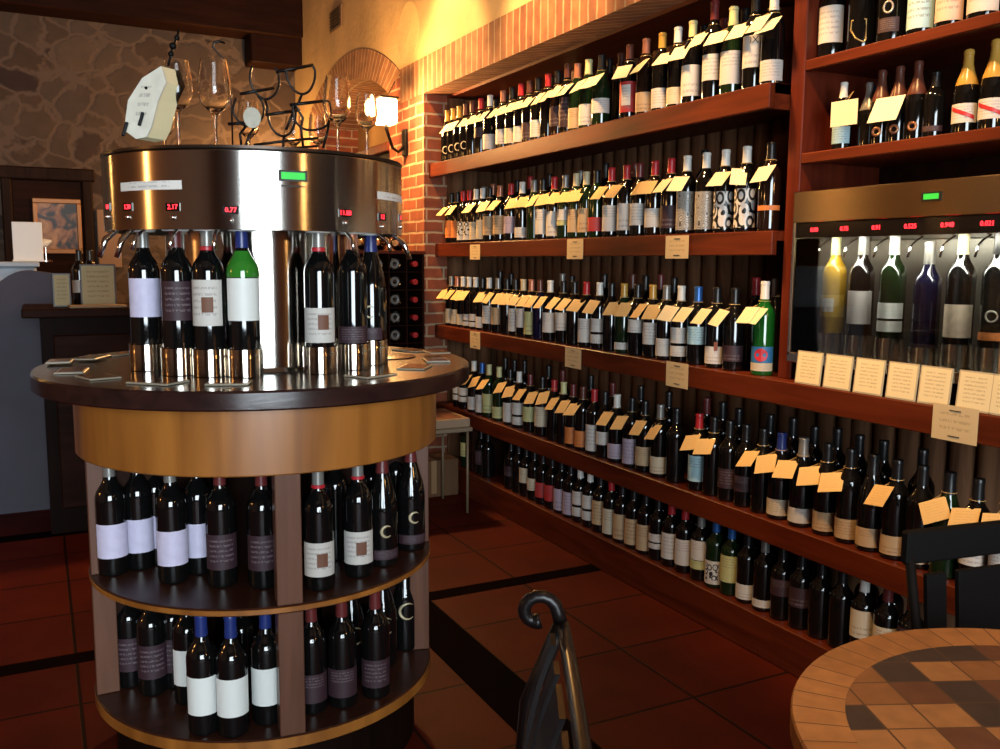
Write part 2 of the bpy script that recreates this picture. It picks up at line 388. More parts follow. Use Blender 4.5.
# arch ring with radial bricks
V=[];F=[];UV=[]
n=22
for i in range(n+1):
    for (yy,zz) in (po[i],pi_[i]):
        for x in (1.944,2.3): V.append((x,yy,zz))
me=bpy.data.meshes.new('arch')
for i in range(n):
    o=4*i; F+= [(o,o+4,o+6,o+2),(o+2,o+6,o+7,o+3),(o+1,o+5,o+4,o)]
me.from_pydata(V,[],F); ul=me.uv_layers.new(name='UVMap')
for l in me.loops:
    i,k=divmod(l.vertex_index,4); s=i/n*2.0
    ul.data[l.index].uv=((.02 if k//2==0 else .22)+(.0 if k%2==0 else .3),s)
me.materials.append(M_ARCHB); ao=bpy.data.objects.new('trim_2',me); COL.objects.link(ao); struct(ao)
struct(MB().box((2.28,5.2,0),(2.4,7.0,2.6)).build('wall_right_niche',M_PLASTER))
# recess behind the wine shelves
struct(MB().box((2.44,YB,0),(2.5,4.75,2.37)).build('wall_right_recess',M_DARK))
b=MB(); y=2.14; k=0
while y<4.74:
    b.lathe([(.045,0.02),(.045,2.16)],8,Matrix.Translation((2.44,y,0)),PI/2,PI*1.5); y+=.092
y=.7
while y<2.1:
    b.lathe([(.045,0.02),(.045,.84)],8,Matrix.Translation((2.44,y,0)),PI/2,PI*1.5); y+=.092
struct(b.build('wall_right_slats',M_PIPE))
struct(MB().box((2.09,YB,2.165),(2.44,4.75,2.37)).build('trim_3',M_RED))
struct(MB().box((2.40,YB,.97),(2.44,2.05,2.165)).build('wall_right_bay',M_DARKH))
b=MB().box((2.09,4.735,.02),(2.44,4.75,2.165)); x=2.14
while x<2.4:
    b.lathe([(.045,.02),(.045,2.16)],8,Matrix.Translation((x,4.735,0))@Matrix.Rotation(PI/2,4,'Z'),PI/2,PI*1.5); x+=.092
struct(b.build('wall_right_lining',M_PIPE))
# front wall (behind the viewer) with the shop window
wx0,wx1,wz0,wz1=-1.7,.75,.30,2.40
b=MB(); b.box((XL,YB-.12,0),(wx0,YB,ZC)); b.box((wx1,YB-.12,0),(2.5,YB,ZC)); b.box((wx0,YB-.12,0),(wx1,YB,wz0)); b.box((wx0,YB-.12,wz1),(wx1,YB,ZC))
struct(b.build('wall_front',M_SIDE))
b=MB()
for x in (wx0,wx1-.06): b.box((x,YB-.1,wz0),(x+.06,YB-.02,wz1))
for z in (wz0,wz1-.06): b.box((wx0,YB-.1,z),(wx1,YB-.02,z+.06))
struct(b.build('window_1',M_DARKH))
# beam under the ceiling over the stone wall, dark corner post
struct(MB().box((XL,7.22,2.99),(1.95,YF,ZC),bev=.01).build('trim_4',M_DARKH))
struct(MB().box((1.55,7.26,2.78),(1.95,YF,3.0),bev=.01).build('trim_5',M_DARKH))
struct(MB().box((XL,2.2,3.22),(1.95,2.42,ZC),bev=.01).build('trim_6',M_DARKH))

# ================================================================== WALL SHELVES
XROW=2.068
SH={1:dict(z=1.80,x=1.98,y0=2.107,y1=4.86,name='topmost'),2:dict(z=1.362,x=2.015,y0=2.107,y1=4.75,name='second highest'),
    3:dict(z=.905,x=2.012,y0=.75,y1=4.75,name='middle'),4:dict(z=.457,x=2.015,y0=.75,y1=4.75,name='fourth'),5:dict(z=.135,x=2.015,y0=.75,y1=4.75,name='lowest')}
LAB={1:'dark red wooden wall shelf directly under the brick lintel, topmost of five',2:'dark red wooden wall shelf holding the white-scrolled bottles, second of five from the top',
     3:'long wooden wall shelf running on beneath the built-in wine dispenser',4:'long wooden wall shelf second from the floor, full of tagged bottles',5:'plinth shelf along the foot of the wine wall resting on the tiles'}
for k,s in SH.items():
    t=thing('wall_shelf',LAB[k],'shelf',(s['x'],s['y0'],s['z']))
    o=Vector((s['x'],s['y0'],s['z']))
    th=.075 if k<5 else .134
    xr=2.393
    m=MB()
    m.box((.02,0,-.03),(xr-s['x'],min(s['y1'],4.748)-s['y0'],0))
    m.build('board',M_RED,t)
    m=MB(); m.box((0,0,-th),(.022,s['y1']-s['y0'],0),bev=.003)
    if k==1: m.box((.021,0,-th),(.10,.022,0.0005))
    m.build('front_edge',M_RED,t)
t=thing('shelf_upright','broad red-brown upright post between the wine shelves and the built-in dispenser','post',(2.06,2.05,.905))
MB().box((0,0,0),(.36,.055,1.26),bev=.003).build('board',M_REDV,t)
t=thing('shelf_upright','short dark upright under the fourth wall shelf near the cardboard carton','post',(2.04,4.30,.135))
MB().box((0,0,0),(.34,.09,.247),bev=.003).build('board',M_DARKH,t)
# bay shelves
for z,l in ((1.86,'upper wooden shelf of the right bay with large cropped bottles'),(1.59,'lower wooden bay shelf with the gold-foiled sparkling bottles')):
    t=thing('bay_shelf',l,'shelf',(2.06,.75,z))
    m=MB(); m.box((0,0,-.032),(.022,1.30,0),bev=.003); m.box((.022,0,-.025),(.34,1.30,-.002)); m.build('board',M_RED,t)
# slanting braces behind the top shelf
for yy,dr in ((3.05,1),(3.55,-1),(4.05,1),(2.5,-1),(4.70,1)):
    t=thing('lattice_brace','slanting wooden brace behind bottles of the topmost shelf, '+{3.05:'under the middle of the lintel',3.55:'left of the lintel middle',4.05:'third from the brick pier',2.5:'nearest the upright post',4.70:'nearest the brick pier'}[yy],'brace',(2.33,yy,1.80),0,'lattice braces')
    MB().box((-.02,-.02,.02),(.02,.02,.42),Matrix.Rotation(dr*.6,4,'X')).build('bar',M_REDV,t,loc=(0,0,.012))

# ================================================================== BOTTLES
PROF={'bordeaux':[(0,.004),(.020,.003),(.033,0),(.0365,.004),(.0378,.012),(.0378,.186),(.0370,.196),(.0340,.206),(.0280,.216),(.0210,.226),(.0165,.236),(.0146,.248),(.0140,.262),(.0138,.288),(.0150,.2885),(.0150,.297),(.0135,.300),(0,.300)],
 'burgundy':[(0,.004),(.022,.003),(.036,0),(.0395,.004),(.0408,.012),(.0408,.135),(.0395,.155),(.0355,.178),(.0295,.200),(.0225,.222),(.0175,.240),(.0152,.255),(.0145,.288),(.0158,.2885),(.0158,.297),(.0140,.300),(0,.300)],
 'champagne':[(0,.004),(.024,.003),(.039,0),(.0430,.005),(.0440,.014),(.0440,.140),(.0425,.160),(.0375,.185),(.0300,.210),(.0220,.235),(.0175,.255),(.0160,.275),(.0160,.290),(.0175,.291),(.0175,.300),(.0160,.308),(.0100,.312),(0,.312)]}
def body(col,rough=.06):
    return plain('bottle_glass_%02d%02d%02d'%tuple(int(c*99) for c in col),col,rough,0,coat=.0,spec=.85)
GL={'k':(.004,.004,.004),'g':(.006,.018,.006),'n':(.012,.005,.003),'G':(.006,.09,.012),'b':(.004,.005,.022),'y':(.35,.20,.02)}
CAPC={'r':(.42,.02,.025),'w':(.72,.70,.64),'k':(.008,.008,.009),'y':(.50,.28,.05),'b':(.03,.13,.42),'p':(.50,.20,.12),'g':(.26,.25,.23),'n':(.10,.03,.018),'c':(.60,.50,.30),'d':(.13,.02,.02),'B':(.015,.03,.16),'Y':(.62,.58,.28)}
CAPW={'r':'red','w':'white','k':'black','y':'gold','b':'blue','p':'copper','g':'grey','n':'brown','c':'cream','d':'dark red','B':'navy','Y':'pale yellow'}
LABC={'w':(.60,.57,.52),'c':(.58,.50,.36),'o':(.62,.20,.05),'t':(.52,.36,.20),'r':(.45,.03,.03),'u':(.42,.34,.42),'d':(.035,.014,.02),'l':(.40,.62,.68),'p':(.72,.48,.36),'G':(.50,.50,.22),'s':(.5,.48,.42)}
LABW={'w':'white','c':'cream','o':'orange','t':'tan','r':'red','u':'lilac','d':'dark','l':'pale blue','p':'peach','G':'yellow-green','s':'silver-patterned'}
def capmat(c): return plain('capsule_'+CAPW[c],CAPC[c],.32 if c!='y' else .25,0. if c in 'wkrcdBYny' else .4)
def scroll_mat(name,scale,dist,w1=(.62,.60,.55),w2=(.01,.01,.01),th=.5):
    if name in MATS: return MATS[name]
    m,nt,b=node_mat(name)
    uv=N(nt,'ShaderNodeUVMap'); mp=N(nt,'ShaderNodeMapping'); mp.inputs['Scale'].default_value=(scale,scale*.9,1); nt.links.new(uv.outputs['UV'],mp.inputs['Vector'])
    v=N(nt,'ShaderNodeTexVoronoi',feature='F1'); v.inputs['Scale'].default_value=1.0; v.inputs['Randomness'].default_value=.55; nt.links.new(mp.outputs['Vector'],v.inputs['Vector'])
    mu=N(nt,'ShaderNodeMath',operation='MULTIPLY'); mu.inputs[1].default_value=dist; nt.links.new(v.outputs['Distance'],mu.inputs[0])
    si=N(nt,'ShaderNodeMath',operation='SINE'); nt.links.new(mu.outputs[0],si.inputs[0])
    gt=N(nt,'ShaderNodeMath',operation='GREATER_THAN'); gt.inputs[1].default_value=th; nt.links.new(si.outputs[0],gt.inputs[0])
    mx=N(nt,'ShaderNodeMix',data_type='RGBA'); mx.inputs[6].default_value=(*w1,1); mx.inputs[7].default_value=(*w2,1); nt.links.new(gt.outputs[0],mx.inputs[0]); nt.links.new(mx.outputs[2],b.inputs['Base Color'])
    b.inputs['Roughness'].default_value=.35; MATS[name]=m; return m
def labmat(c,v=0):
    if c=='s': return scroll_mat('fine_maze_label',4,60,(.50,.48,.42),(.07,.06,.055),.1)
    if c=='S': return scroll_mat('scroll_label',2.8,19,(.66,.63,.58),(.01,.01,.01),.0)
    inks={'w':(.25,.2,.2),'c':(.25,.13,.08),'o':(.35,.07,.02),'t':(.2,.07,.04),'d':(.42,.34,.36)}
    return paper('%s_label_%d'%(LABW[c].replace(' ','_'),v),LABC[c],inks.get(c,(.15,.12,.12)),[7.,10.,5.][v],.5 if c!='d' else .22,*[(.15,.85),(.5,.9),(.1,.45)][v])
def make_bottle(name,label,group,P,H,kind,glassm,cap,labels,face,capfrac=.205,rscale=.93,half=1.25,foil=None):
    """P base point, H height; labels = [(z0,z1,colour,variant)] above the base; face = compass angle the label looks to"""
    t=thing(name,label,'bottle',P,0,group)
    pr=PROF[kind]; k=H/pr[-1][1]; 
    MB().lathe([(max(r*rscale,1e-5),z*k) for r,z in pr],24).build('glass_body',glassm,t)
    if cap:
        zc=H*(1-capfrac); rr=[(max(r*rscale,1e-5)+.0008,z*k+.0004) for r,z in pr if z*k>zc+.001]
        rn=rr[0][0]
        MB().lathe([(rn-.0006,zc),(rn,zc)]+rr,18).build('capsule',cap,t)
    R=max(r for r,z in pr)*rscale
    for (z0,z1,c,v) in labels:
        z1=min(z1,(.19 if kind=='bordeaux' else .148)*k)
        if z1-z0<.012: z0=z1-.02
        arc_patch('label',labmat(c,v) if isinstance(c,str) else c,R+.0006,z0,z1,face-half,face+half,t)
    return t
# rows on the wall: (x, y of the top, capsule, glass, label, label top y, label bottom y)
ROWS={
1:[(442,115,'y','k','E',0,0),(450,113,'y','k','E',0,0),(458,110,'y','k','E',0,0),(465,108,'n','k','E',0,0),(472,104,'n','k','',0,0),(481,106,'r','k','d',126,136),
   (490,96,'w','k','w',133,148),(503,94,'p','k','w',128,143),(512,90,'k','k','c',127,142),(521,88,'r','k','w',125,141),(530,86,'n','k','d',121,138),(537,83,'k','k','w',119,136),
   (548,77,'r','k','',0,0),(558,74,'k','n','d',105,125),(567,65,'n','k','d',96,126),(577,67,'p','g','t',107,128),(588,62,'Y','g','w',103,124),(601,58,'k','g','w',97,112),
   (629,48,'n','k','R',83,107),(645,42,'p','n','t',91,111),(661,35,'y','k','w',87,107),(677,28,'w','k','c',86,103),(691,22,'Y','k','w',64,95),(713,2,'d','k','w',53,79),(732,8,'Y','g','w',47,83),(755,-6,'k','k','X',34,66),(771,-4,'w','k','w',59,80)],
2:[(443,203,'k','k','o',221,238),(450,203,'k','k','o',221,238),(457,196,'r','k','P',222,242),(465,196,'r','k','P',222,242),(471,195,'w','k','c',222,242),(478,194,'w','k','c',220,243),(488,198,'k','k','t',216,235),(500,198,'p','k','t',215,234),
   (511,187,'r','k','u',216,233),(522,188,'w','k','w',227,242),(534,193,'g','g','',0,0),(543,193,'k','k','w',209,234),(554,182,'r','k','w',211,237),(565,179,'g','g','H',209,225),(576,179,'c','g','t',209,232),(586,178,'c','g','t',208,232),(596,190,'k','g','r',217,231),
   (611,173,'r','k','w',205,231),(626,171,'r','k','w',203,230),(639,169,'d','k','w',203,225),(654,164,'r','n','w',208,227),(670,164,'r','k','d',205,228),(686,160,'w','k','s',191,234),(705,156,'w','k','s',191,234),(724,153,'w','k','S',191,233),(745,150,'w','k','S',188,233),(769,148,'k','n','O',205,210)],
3:[(443,281,'g','k','c',308,324),(450,281,'p','k','c',309,326),(458,282,'w','k','c',314,329),(465,282,'w','k','2',314,331),(472,283,'w','k','2',314,331),(480,293,'k','k','w',317,331),(489,283,'w','k','w',306,324),(498,278,'g','k','t',308,325),(507,279,'k','k','',0,0),(516,285,'k','k','w',309,332),(523,285,'c','k','w',309,328),(531,285,'p','k','G',312,335),
   (540,286,'n','b','',0,0),(550,281,'w','k','w',313,333),(563,292,'k','k','w',313,331),(574,296,'k','k','',0,0),(586,294,'r','k','w',319,343),(599,289,'w','k','2',319,344),(611,299,'k','k','',0,0),(623,286,'y','g','w',343,353),(637,290,'k','k','w',320,333),
   (652,288,'y','k','w',323,345),(665,292,'g','k','w',339,357),(680,292,'w','k','2',328,357),(697,291,'b','k','l',327,345),(715,312,'k','k','D',347,371),(733,312,'k','k','d',346,362),(762,281,'w','G','C',347,378)],
4:[(459,384,'k','k','2',387,401),(465,384,'n','k','2',389,403),(474,366,'w','k','w',398,415),(482,370,'b','k','w',396,415),(489,370,'Y','g','G',395,414),(499,369,'Y','g','G',408,424),(510,390,'k','k','w',404,424),(519,386,'w','k','2',404,426),(530,382,'d','k','G',408,423),(542,385,'k','k','c',408,428),(554,385,'r','k','',0,0),
   (565,390,'Y','k','',0,0),(571,394,'d','k','o',428,450),(582,395,'n','k','o',432,454),(594,394,'r','k','w',426,454),(604,402,'k','k','w',433,446),(616,401,'w','k','u',445,461),(631,418,'k','k','u',440,466),(644,418,'k','k','t',448,467),(659,415,'g','k','c',458,475),(675,440,'k','k','',0,0),
   (698,421,'r','k','l',457,483),(713,440,'k','k','',0,0),(729,445,'k','k','d',470,490),(744,455,'k','k','d',477,493),(760,465,'k','k','',0,0),(778,442,'B','k','c',500,525),(800,448,'g','k','w',509,532),(824,470,'k','k','t',513,541),(847,475,'k','k','t',520,550),(876,490,'k','k','t',531,561),(900,500,'k','k','t',539,566),(918,500,'k','k','c',546,571),(944,478,'k','g','',0,0),(968,500,'k','k','w',540,565),(995,505,'k','k','w',545,570)],
5:[(473,435,'k','g','G',447,461),(481,437,'k','k','d',452,466),(488,440,'k','k','',0,0),(511,448,'k','k','d',468,478),(519,450,'k','k','',0,0),(527,455,'k','k','c',470,485),(534,460,'k','k','c',480,492),(542,462,'k','k','r',484,499),(552,466,'k','k','r',487,503),(562,468,'k','k','u',491,515),(573,472,'k','k','u',495,518),
   (582,476,'w','k','2',494,519),(592,479,'w','k','2',498,523),(599,486,'k','k','t',502,526),(607,482,'r','k','c',509,538),(622,497,'k','k','t',516,542),(634,502,'k','k','t',521,547),(644,506,'k','k','t',526,552),(654,510,'k','k','2',534,549),(671,509,'r','k','w',535,561),(684,513,'r','k','w',541,567),(702,518,'g','k','H',543,572),(718,524,'b','g','Q',564,590),(732,526,'b','g','G',558,585),
   (746,535,'k','k','w',586,604),(762,543,'g','k','w',601,616),(782,552,'k','k','d',581,598),(802,560,'k','k','d',590,610),(822,570,'k','k','',0,0),(856,578,'w','k','c',609,637),(838,575,'k','k','',0,0),(884,600,'d','k','c',628,650),(908,600,'d','k','d',620,650)]}
SHW={1:'topmost wall shelf',2:'second wall shelf',3:'middle wall shelf',4:'fourth wall shelf',5:'lowest wall shelf'}
BOT={}
def special(c):
    """colour code -> list of (fraction0,fraction1,code,variant)"""
for k,rows in ROWS.items():
    s=SH[k]; rows=sorted(rows,key=lambda r:r[0]); pos=[]
    xr={1:2.045,2:2.068,3:2.068,4:2.07,5:2.07}[k]
    for r in rows:
        ym=(r[5]+r[6])/2 if r[6] else r[1]+30
        pos.append(on(r[0],ym,0,xr).y)
    # keep neighbours from touching (y falls along the row)
    gap=.0795
    for it in range(60):
        for i in range(len(pos)-1):
            d=pos[i]-pos[i+1]
            if d<gap: e=(gap-d)/2+.0005; pos[i]+=e; pos[i+1]-=e
        if pos[0]>4.64: pos[0]=4.64
    if k==5:
        for i in range(len(pos)):
            if abs(pos[i]-4.345)<.09: pos[i]=4.345+(.092 if pos[i]>4.345 else -.092)
    n=len(rows); L=[]
    for i,(r,y) in enumerate(zip(rows,pos)):
        x,yt,cap,gl,lb,l1,l2=r
        zt=on(x,yt,0,xr).z-s['z']; H=min(max(zt,.275),.335 if k!=5 else .243)
        if k==5: H=.238+.004*random.random()
        if k in (1,): H=min(max(zt,.28),.34)
        z0,z1=.05,.14
        if l2: z1=on(x,l1,0,xr-.03).z-s['z']; z0=on(x,l2,0,xr-.03).z-s['z']
        z0=max(z0,.015); 
        kind='bordeaux'; 
        if lb=='E' or (k in (1,) and gl=='g') or (k==4 and x in (778,800,876,944)) : kind='burgundy'
        face=math.atan2(-y,-xr)+.35*(-1)*0
        face=(math.atan2(-y*1.0,-xr)%(2*PI)); face=(face+PI)/2+.28   # between straight out and towards the door
        nm,labs,cl='',[],''
        if lb in LABC: labs=[(z0,z1,lb,(i*7+k)%3)]; cl=LABW[lb]+' label'
        elif lb=='': cl='no label showing'
        elif lb=='E': labs=[]; cl='round pale emblem'
        elif lb=='2': h=z1-z0; labs=[(z0,z0+h*.36,'w',2),(z0+h*.46,z1,'w',1)]; cl='two-band white label'
        elif lb=='P': h=z1-z0; labs=[(z0,z0+h*.25,'w',1),(z0+h*.25,z1,'S',0)]; cl='black-and-white patterned label'
        elif lb=='H': h=z1-z0; labs=[(z0,z0+h*.3,'G',1),(z0+h*.32,z1,'w',1)]; cl='white and green label'
        elif lb=='S': labs=[(z0,z1,'S',0)]; cl='white scrollwork label'
        elif lb=='O': labs=[(z0,z1,'o',2)]; cl='narrow orange band'
        elif lb=='R': h=z1-z0; labs=[(z0-.015,z1+.01,'r',2)]; cl='white square on red label'
        elif lb=='X': labs=[(z0,z1,'w',2)]; cl='tall black-lettered label'
        elif lb=='D': labs=[(z0,z1,'w',2)]; cl='white label with red crest'
        elif lb=='C': h=z1-z0; labs=[(z0,z0+h*.33,'c',0),(z0+h*.34,z1,plain('blue_label',(.03,.16,.38),.5),0)]; cl='blue label with red disc'
        elif lb=='Q': labs=[(z0,z1,'w',0)]; cl='white label with black blots'
        f=i+1; bk=n-i
        left= f<=bk
        where=('%s from the brick pier, %s'%(ordw(f),SHW[k])) if left else ('%s from the near end, %s'%(ordw(bk),SHW[k]))
        cl=cl if lb!='C' else 'red-disc label'
        head=CAPW[cap].replace(' ','-')+'-capped '+{'G':'green bottle'}.get(gl,'bottle')
        lab='%s, %s, %s'%(head,cl,where)
        if k==5: cf=.19
        else: cf=.21
        t=make_bottle('wine_bottle',lab,'bottles on the '+SHW[k],(xr,y,s['z']),H,kind,body(GL[gl]),capmat(cap),labs,face,cf)
        R=(.0408 if kind=='burgundy' else .0378)*.93
        fx=Matrix.Rotation(face,4,'Z')
        if lb=='E':
            ring=plain('emblem_cream',(.62,.50,.33),.4)
            me_=MB(); 
            pts=[(R+.001,.017*math.cos(a),.065+.019*math.sin(a)) for a in [2*PI*q/16 for q in range(16)]]
            me_.tube([fx@Vector((math.sqrt(max(0,(R+.0005)**2-p[1]**2)),p[1],p[2])) for p in pts],.0028,5,closed=True); me_.build('emblem',ring,t)
        if lb=='R': arc_patch('label_panel',labmat('w',0),R+.0014,z0+.01,z1-.002,face-.7,face+.35,t)
        if lb=='D': arc_patch('crest',plain('crest_red',(.35,.08,.03),.6),R+.0014,z0+.045,z0+.075,face+.0,face+.35,t)
        if lb=='Q': arc_patch('label_print',scroll_mat('blot_label',3,16,(.6,.6,.58),(.02,.02,.02),.1),R+.0014,z0+.015,z1-.01,face-.9,face+.5,t)
        if lb=='C':
            zc=z0+(z1-z0)*.66; V=[(R+.0016,0,zc)]; rr=.021
            V=[fx@Vector((math.sqrt((R+.0016)**2-(rr*math.cos(a))**2),rr*math.cos(a),zc+rr*math.sin(a))) for a in [2*PI*q/20 for q in range(20)]]
            MB().add(V+[fx@Vector((R+.0018,0,zc))],[(q,(q+1)%20,20) for q in range(20)]).build('label_disc',plain('disc_red',(.55,.02,.03),.5),t)
        if lb=='X':
            Mx=Matrix.Rotation(face+.1,4,'Z')@Matrix.Translation((R+.0022,0,z1-.016))@Matrix.Rotation(PI/2,4,'Z')@Matrix.Rotation(PI/2,4,'X')
            text_obj('lettering','IX',.030,plain('black_ink',(.01,.01,.01),.6),t,Mx)
        L.append((x,y,H,t,lab,kind))
    BOT[k]=L
# shadowy second row behind
BACK={1:[(475,'r'),(496,'k'),(508,'k'),(554,'k'),(561,'k'),(609,'k'),(618,'n'),(702,'k'),(722,'d'),(742,'k')],
      2:[(448,'d'),(484,'g'),(493,'p'),(517,'k'),(530,'r'),(549,'k'),(580,'g'),(605,'k'),(634,'d'),(703,'k')],
      3:[(500,'k'),(511,'k'),(562,'g'),(570,'k'),(604,'k'),(632,'n'),(645,'k'),(660,'d'),(672,'k'),(755,'r'),(775,'g')],
      4:[(505,'k'),(514,'k'),(524,'k'),(548,'k'),(562,'d'),(590,'k'),(612,'d'),(640,'k'),(668,'k'),(706,'d'),(722,'k'),(736,'k'),(770,'k'),(793,'k'),(815,'k'),(838,'k'),(860,'k'),(885,'k'),(925,'k')],
      5:[(566,'k'),(590,'k'),(615,'k'),(640,'k'),(662,'k'),(678,'k'),(695,'k'),(725,'k'),(755,'k'),(772,'k'),(812,'k'),(870,'k'),(895,'k')]}
for k,rows in BACK.items():
    s=SH[k]; last=9; n=0
    for x,cap in rows:
        y=on(x,{1:100,2:215,3:310,4:430,5:540}[k],0,2.165).y
        y=min(y,last-.084); last=y; n+=1
        if k==5 and abs(y-4.345)<.09: continue
        H=.24 if k==5 else .295+.02*random.random()
        make_bottle('wine_bottle','%s-capped dark bottle in the rear row, %s from the brick pier, %s'%(CAPW[cap],ordw(n),SHW[k]),'rear row bottles on the '+SHW[k],(2.165,y,s['z']),H,'bordeaux',body(GL['k']),capmat(cap),[],PI)

# ------------------------------------------------------------------ price cards hung on the necks
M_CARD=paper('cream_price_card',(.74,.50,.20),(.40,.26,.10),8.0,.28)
M_CARD_LIT=paper('lit_price_card',(.78,.70,.46),(.45,.33,.15),8.0,.22)  # same cards on well-lit shelves, lamp light put into the paler colour
TAGS={
1:[(445,134,0),(453,131,0),(465,132,0),(474,125,0),(484,116,0),(492,124,0),(500,119,0),(509,117,0),(516,117,0),(525,111,0),(537,104,0),(543,101,0),(553,104,0),(561,91,0),(577,89,0),(587,87,0),(599,84,0),(625,73,0),(643,73,0),(661,64,0),(677,67,0),(691,49,0),(709,40,0),(730,40,0),(754,25,0),(774,25,0)],
2:[(441,215,0),(452,215,0),(469,215,0),(484,210,0),(495,208,0),(511,208,0),(520,215,0),(530,206,0),(541,200,0),(549,207,0),(561,202,0),(573,203,0),(596,210,0),(607,198,0),(637,197,0),(648,195,0),(664,193,0),(679,192,0),(723,183,0),(742,178,2),(766,180,0)],
3:[(441,300,0),(448,302,0),(457,299,0),(463,303,0),(479,302,0),(486,301,0),(496,301,0),(503,302,0),(513,302,0),(523,302,0),(530,306,0),(539,307,0),(551,303,0),(561,309,0),(574,307,0),(592,315,0),(610,312,0),(619,315,0),(631,315,0),(648,314,0),(665,315,0),(677,320,0),(696,318,0),(713,325,0),(733,326,0),(758,325,0)],
4:[(467,385,0),(474,393,0),(484,388,0),(498,387,0),(507,399,0),(516,397,0),(525,402,0),(539,397,0),(549,403,0),(561,410,0),(570,416,0),(602,427,0),(616,437,0),(640,434,0),(656,436,0),(692,449,0),(705,451,0),(743,467,0),(761,477,0),(776,485,0),(798,482,0),(824,489,0),(872,512,0),(933,510,1),(963,521,0),(996,525,0)]}
for k,rows in TAGS.items():
    L=BOT[k]; used={}; s=SH[k]
    for j,(x,y,sp) in enumerate(rows):
        xr=L[0][3].location.x; xc=xr-.047
        P=on(x,y,0,xc)
        # the bottle it hangs on = nearest neck
        best=min(L,key=lambda q:abs(q[1]-(P.y+.0))+ (.05*used.get(id(q[3]),0)))
        used[id(best[3])]=used.get(id(best[3]),0)+1
        ny=best[1]; H=best[2]
        yc=.5*P.y+.5*ny if abs(P.y-ny)<.05 else ny+math.copysign(.025,P.y-ny)
        zc=min(max(P.z-s['z'],H*.64),H*.80) if k!=1 else min(max(P.z-s['z'],H*.62),H*.8)
        w=.066+.006*random.random(); h=.066
        a=math.radians(38+8*random.random()); yaw=math.radians(random.uniform(-14,14)+ (8 if k in (2,1) else 0)); roll=math.radians(random.uniform(-6,6)+(14 if k==4 else 0)+(18 if sp==1 else 0))
        if sp==2: yaw=math.radians(50); w=.05; h=.075
        # card frame: u along the shelf toward the viewer, v up the slope to the neck
        u=Vector((0,-1,0)); v=Vector((math.sin(a),0,math.cos(a)))
        Rz=Matrix.Rotation(yaw,3,'Z'); u=Rz@u; v=Rz@v; nrm=u.cross(v)
        Rr=Matrix.Rotation(roll,3,nrm); u=Rr@u; v=Rr@v
        c=Vector((xc,yc,s['z']+zc))-v*.0
        t=thing('price_card','price card on the %s, %s'%(best[4].split(', ')[0],', '.join(best[4].split(', ')[2:])),'price card',c,0,'price cards on the '+SHW[k])
        if used[id(best[3])]>1: t['label']='second '+t['label']
        quad_uv('card',M_CARD_LIT if (k==1 or x>650 and k<4) else M_CARD,[-u*w/2-v*h/2,u*w/2-v*h/2,u*w/2+v*h/2,-u*w/2+v*h/2],t)
        nk=Vector((best[3].location.x,ny,s['z']+zc+.045))-c
        loop=[v*h*.5]+[nk+Vector((-.019*math.cos(q),.019*math.sin(q),0)) for q in [ -PI*.8+2*PI*.8*i/8*1.0 for i in range(9)]]+[v*h*.5]
        MB().tube(loop,.0006,4).build('cord',M_CARD,t)

# ------------------------------------------------------------------ paper notices tacked to the shelf fronts
M_NOTE=paper('shelf_notice_paper',(.66,.50,.27),(.25,.15,.07),5.0,.35,.2,.8)
NOTES=[(475,252,10,15,2,'small tan notice on the second wall shelf edge, near the brick pier'),(575,249,16,20,2,'tan notice on the second wall shelf edge under the green-banded bottle'),(677,247,23,23,2,'tan notice on the second wall shelf edge below the silver-patterned bottles'),
       (475,340,10,17,3,'small tan notice on the middle wall shelf edge, near the brick pier'),(573,358,16,20,3,'tan notice on the middle wall shelf edge, halfway along'),(677,375,22,25,3,'tan notice on the middle wall shelf edge below the pale blue label'),(955,424,46,36,3,'wide cream notice on the shelf edge below the menu cards')]
for x,y,w,h,k,l in NOTES:
    X=SH[k]['x']-.002; A=on(x-w/2,y,0,X); B=on(x+w/2,y,0,X); T=on(x,y-h/2,0,X); Bo=on(x,y+h/2,0,X)
    t=thing('notice',l,'notice',(X,(A.y+B.y)/2,(T.z+Bo.z)/2),0,'notices on the shelf edges'); hw=(A.y-B.y)/2; hh=(T.z-Bo.z)/2
    quad_uv('sheet',M_NOTE,[(0,hw,-hh),(0,-hw,-hh),(0,-hw,hh),(0,hw,hh)],t,.0008)
    for zz in (hh*.72,-hh*.72): MB().box((-.0016,-hw*.25,zz-.0012),(-.0002,hw*.25,zz+.0012)).build('staple',plain('staple_dark',(.08,.05,.04),.4,.5),t)

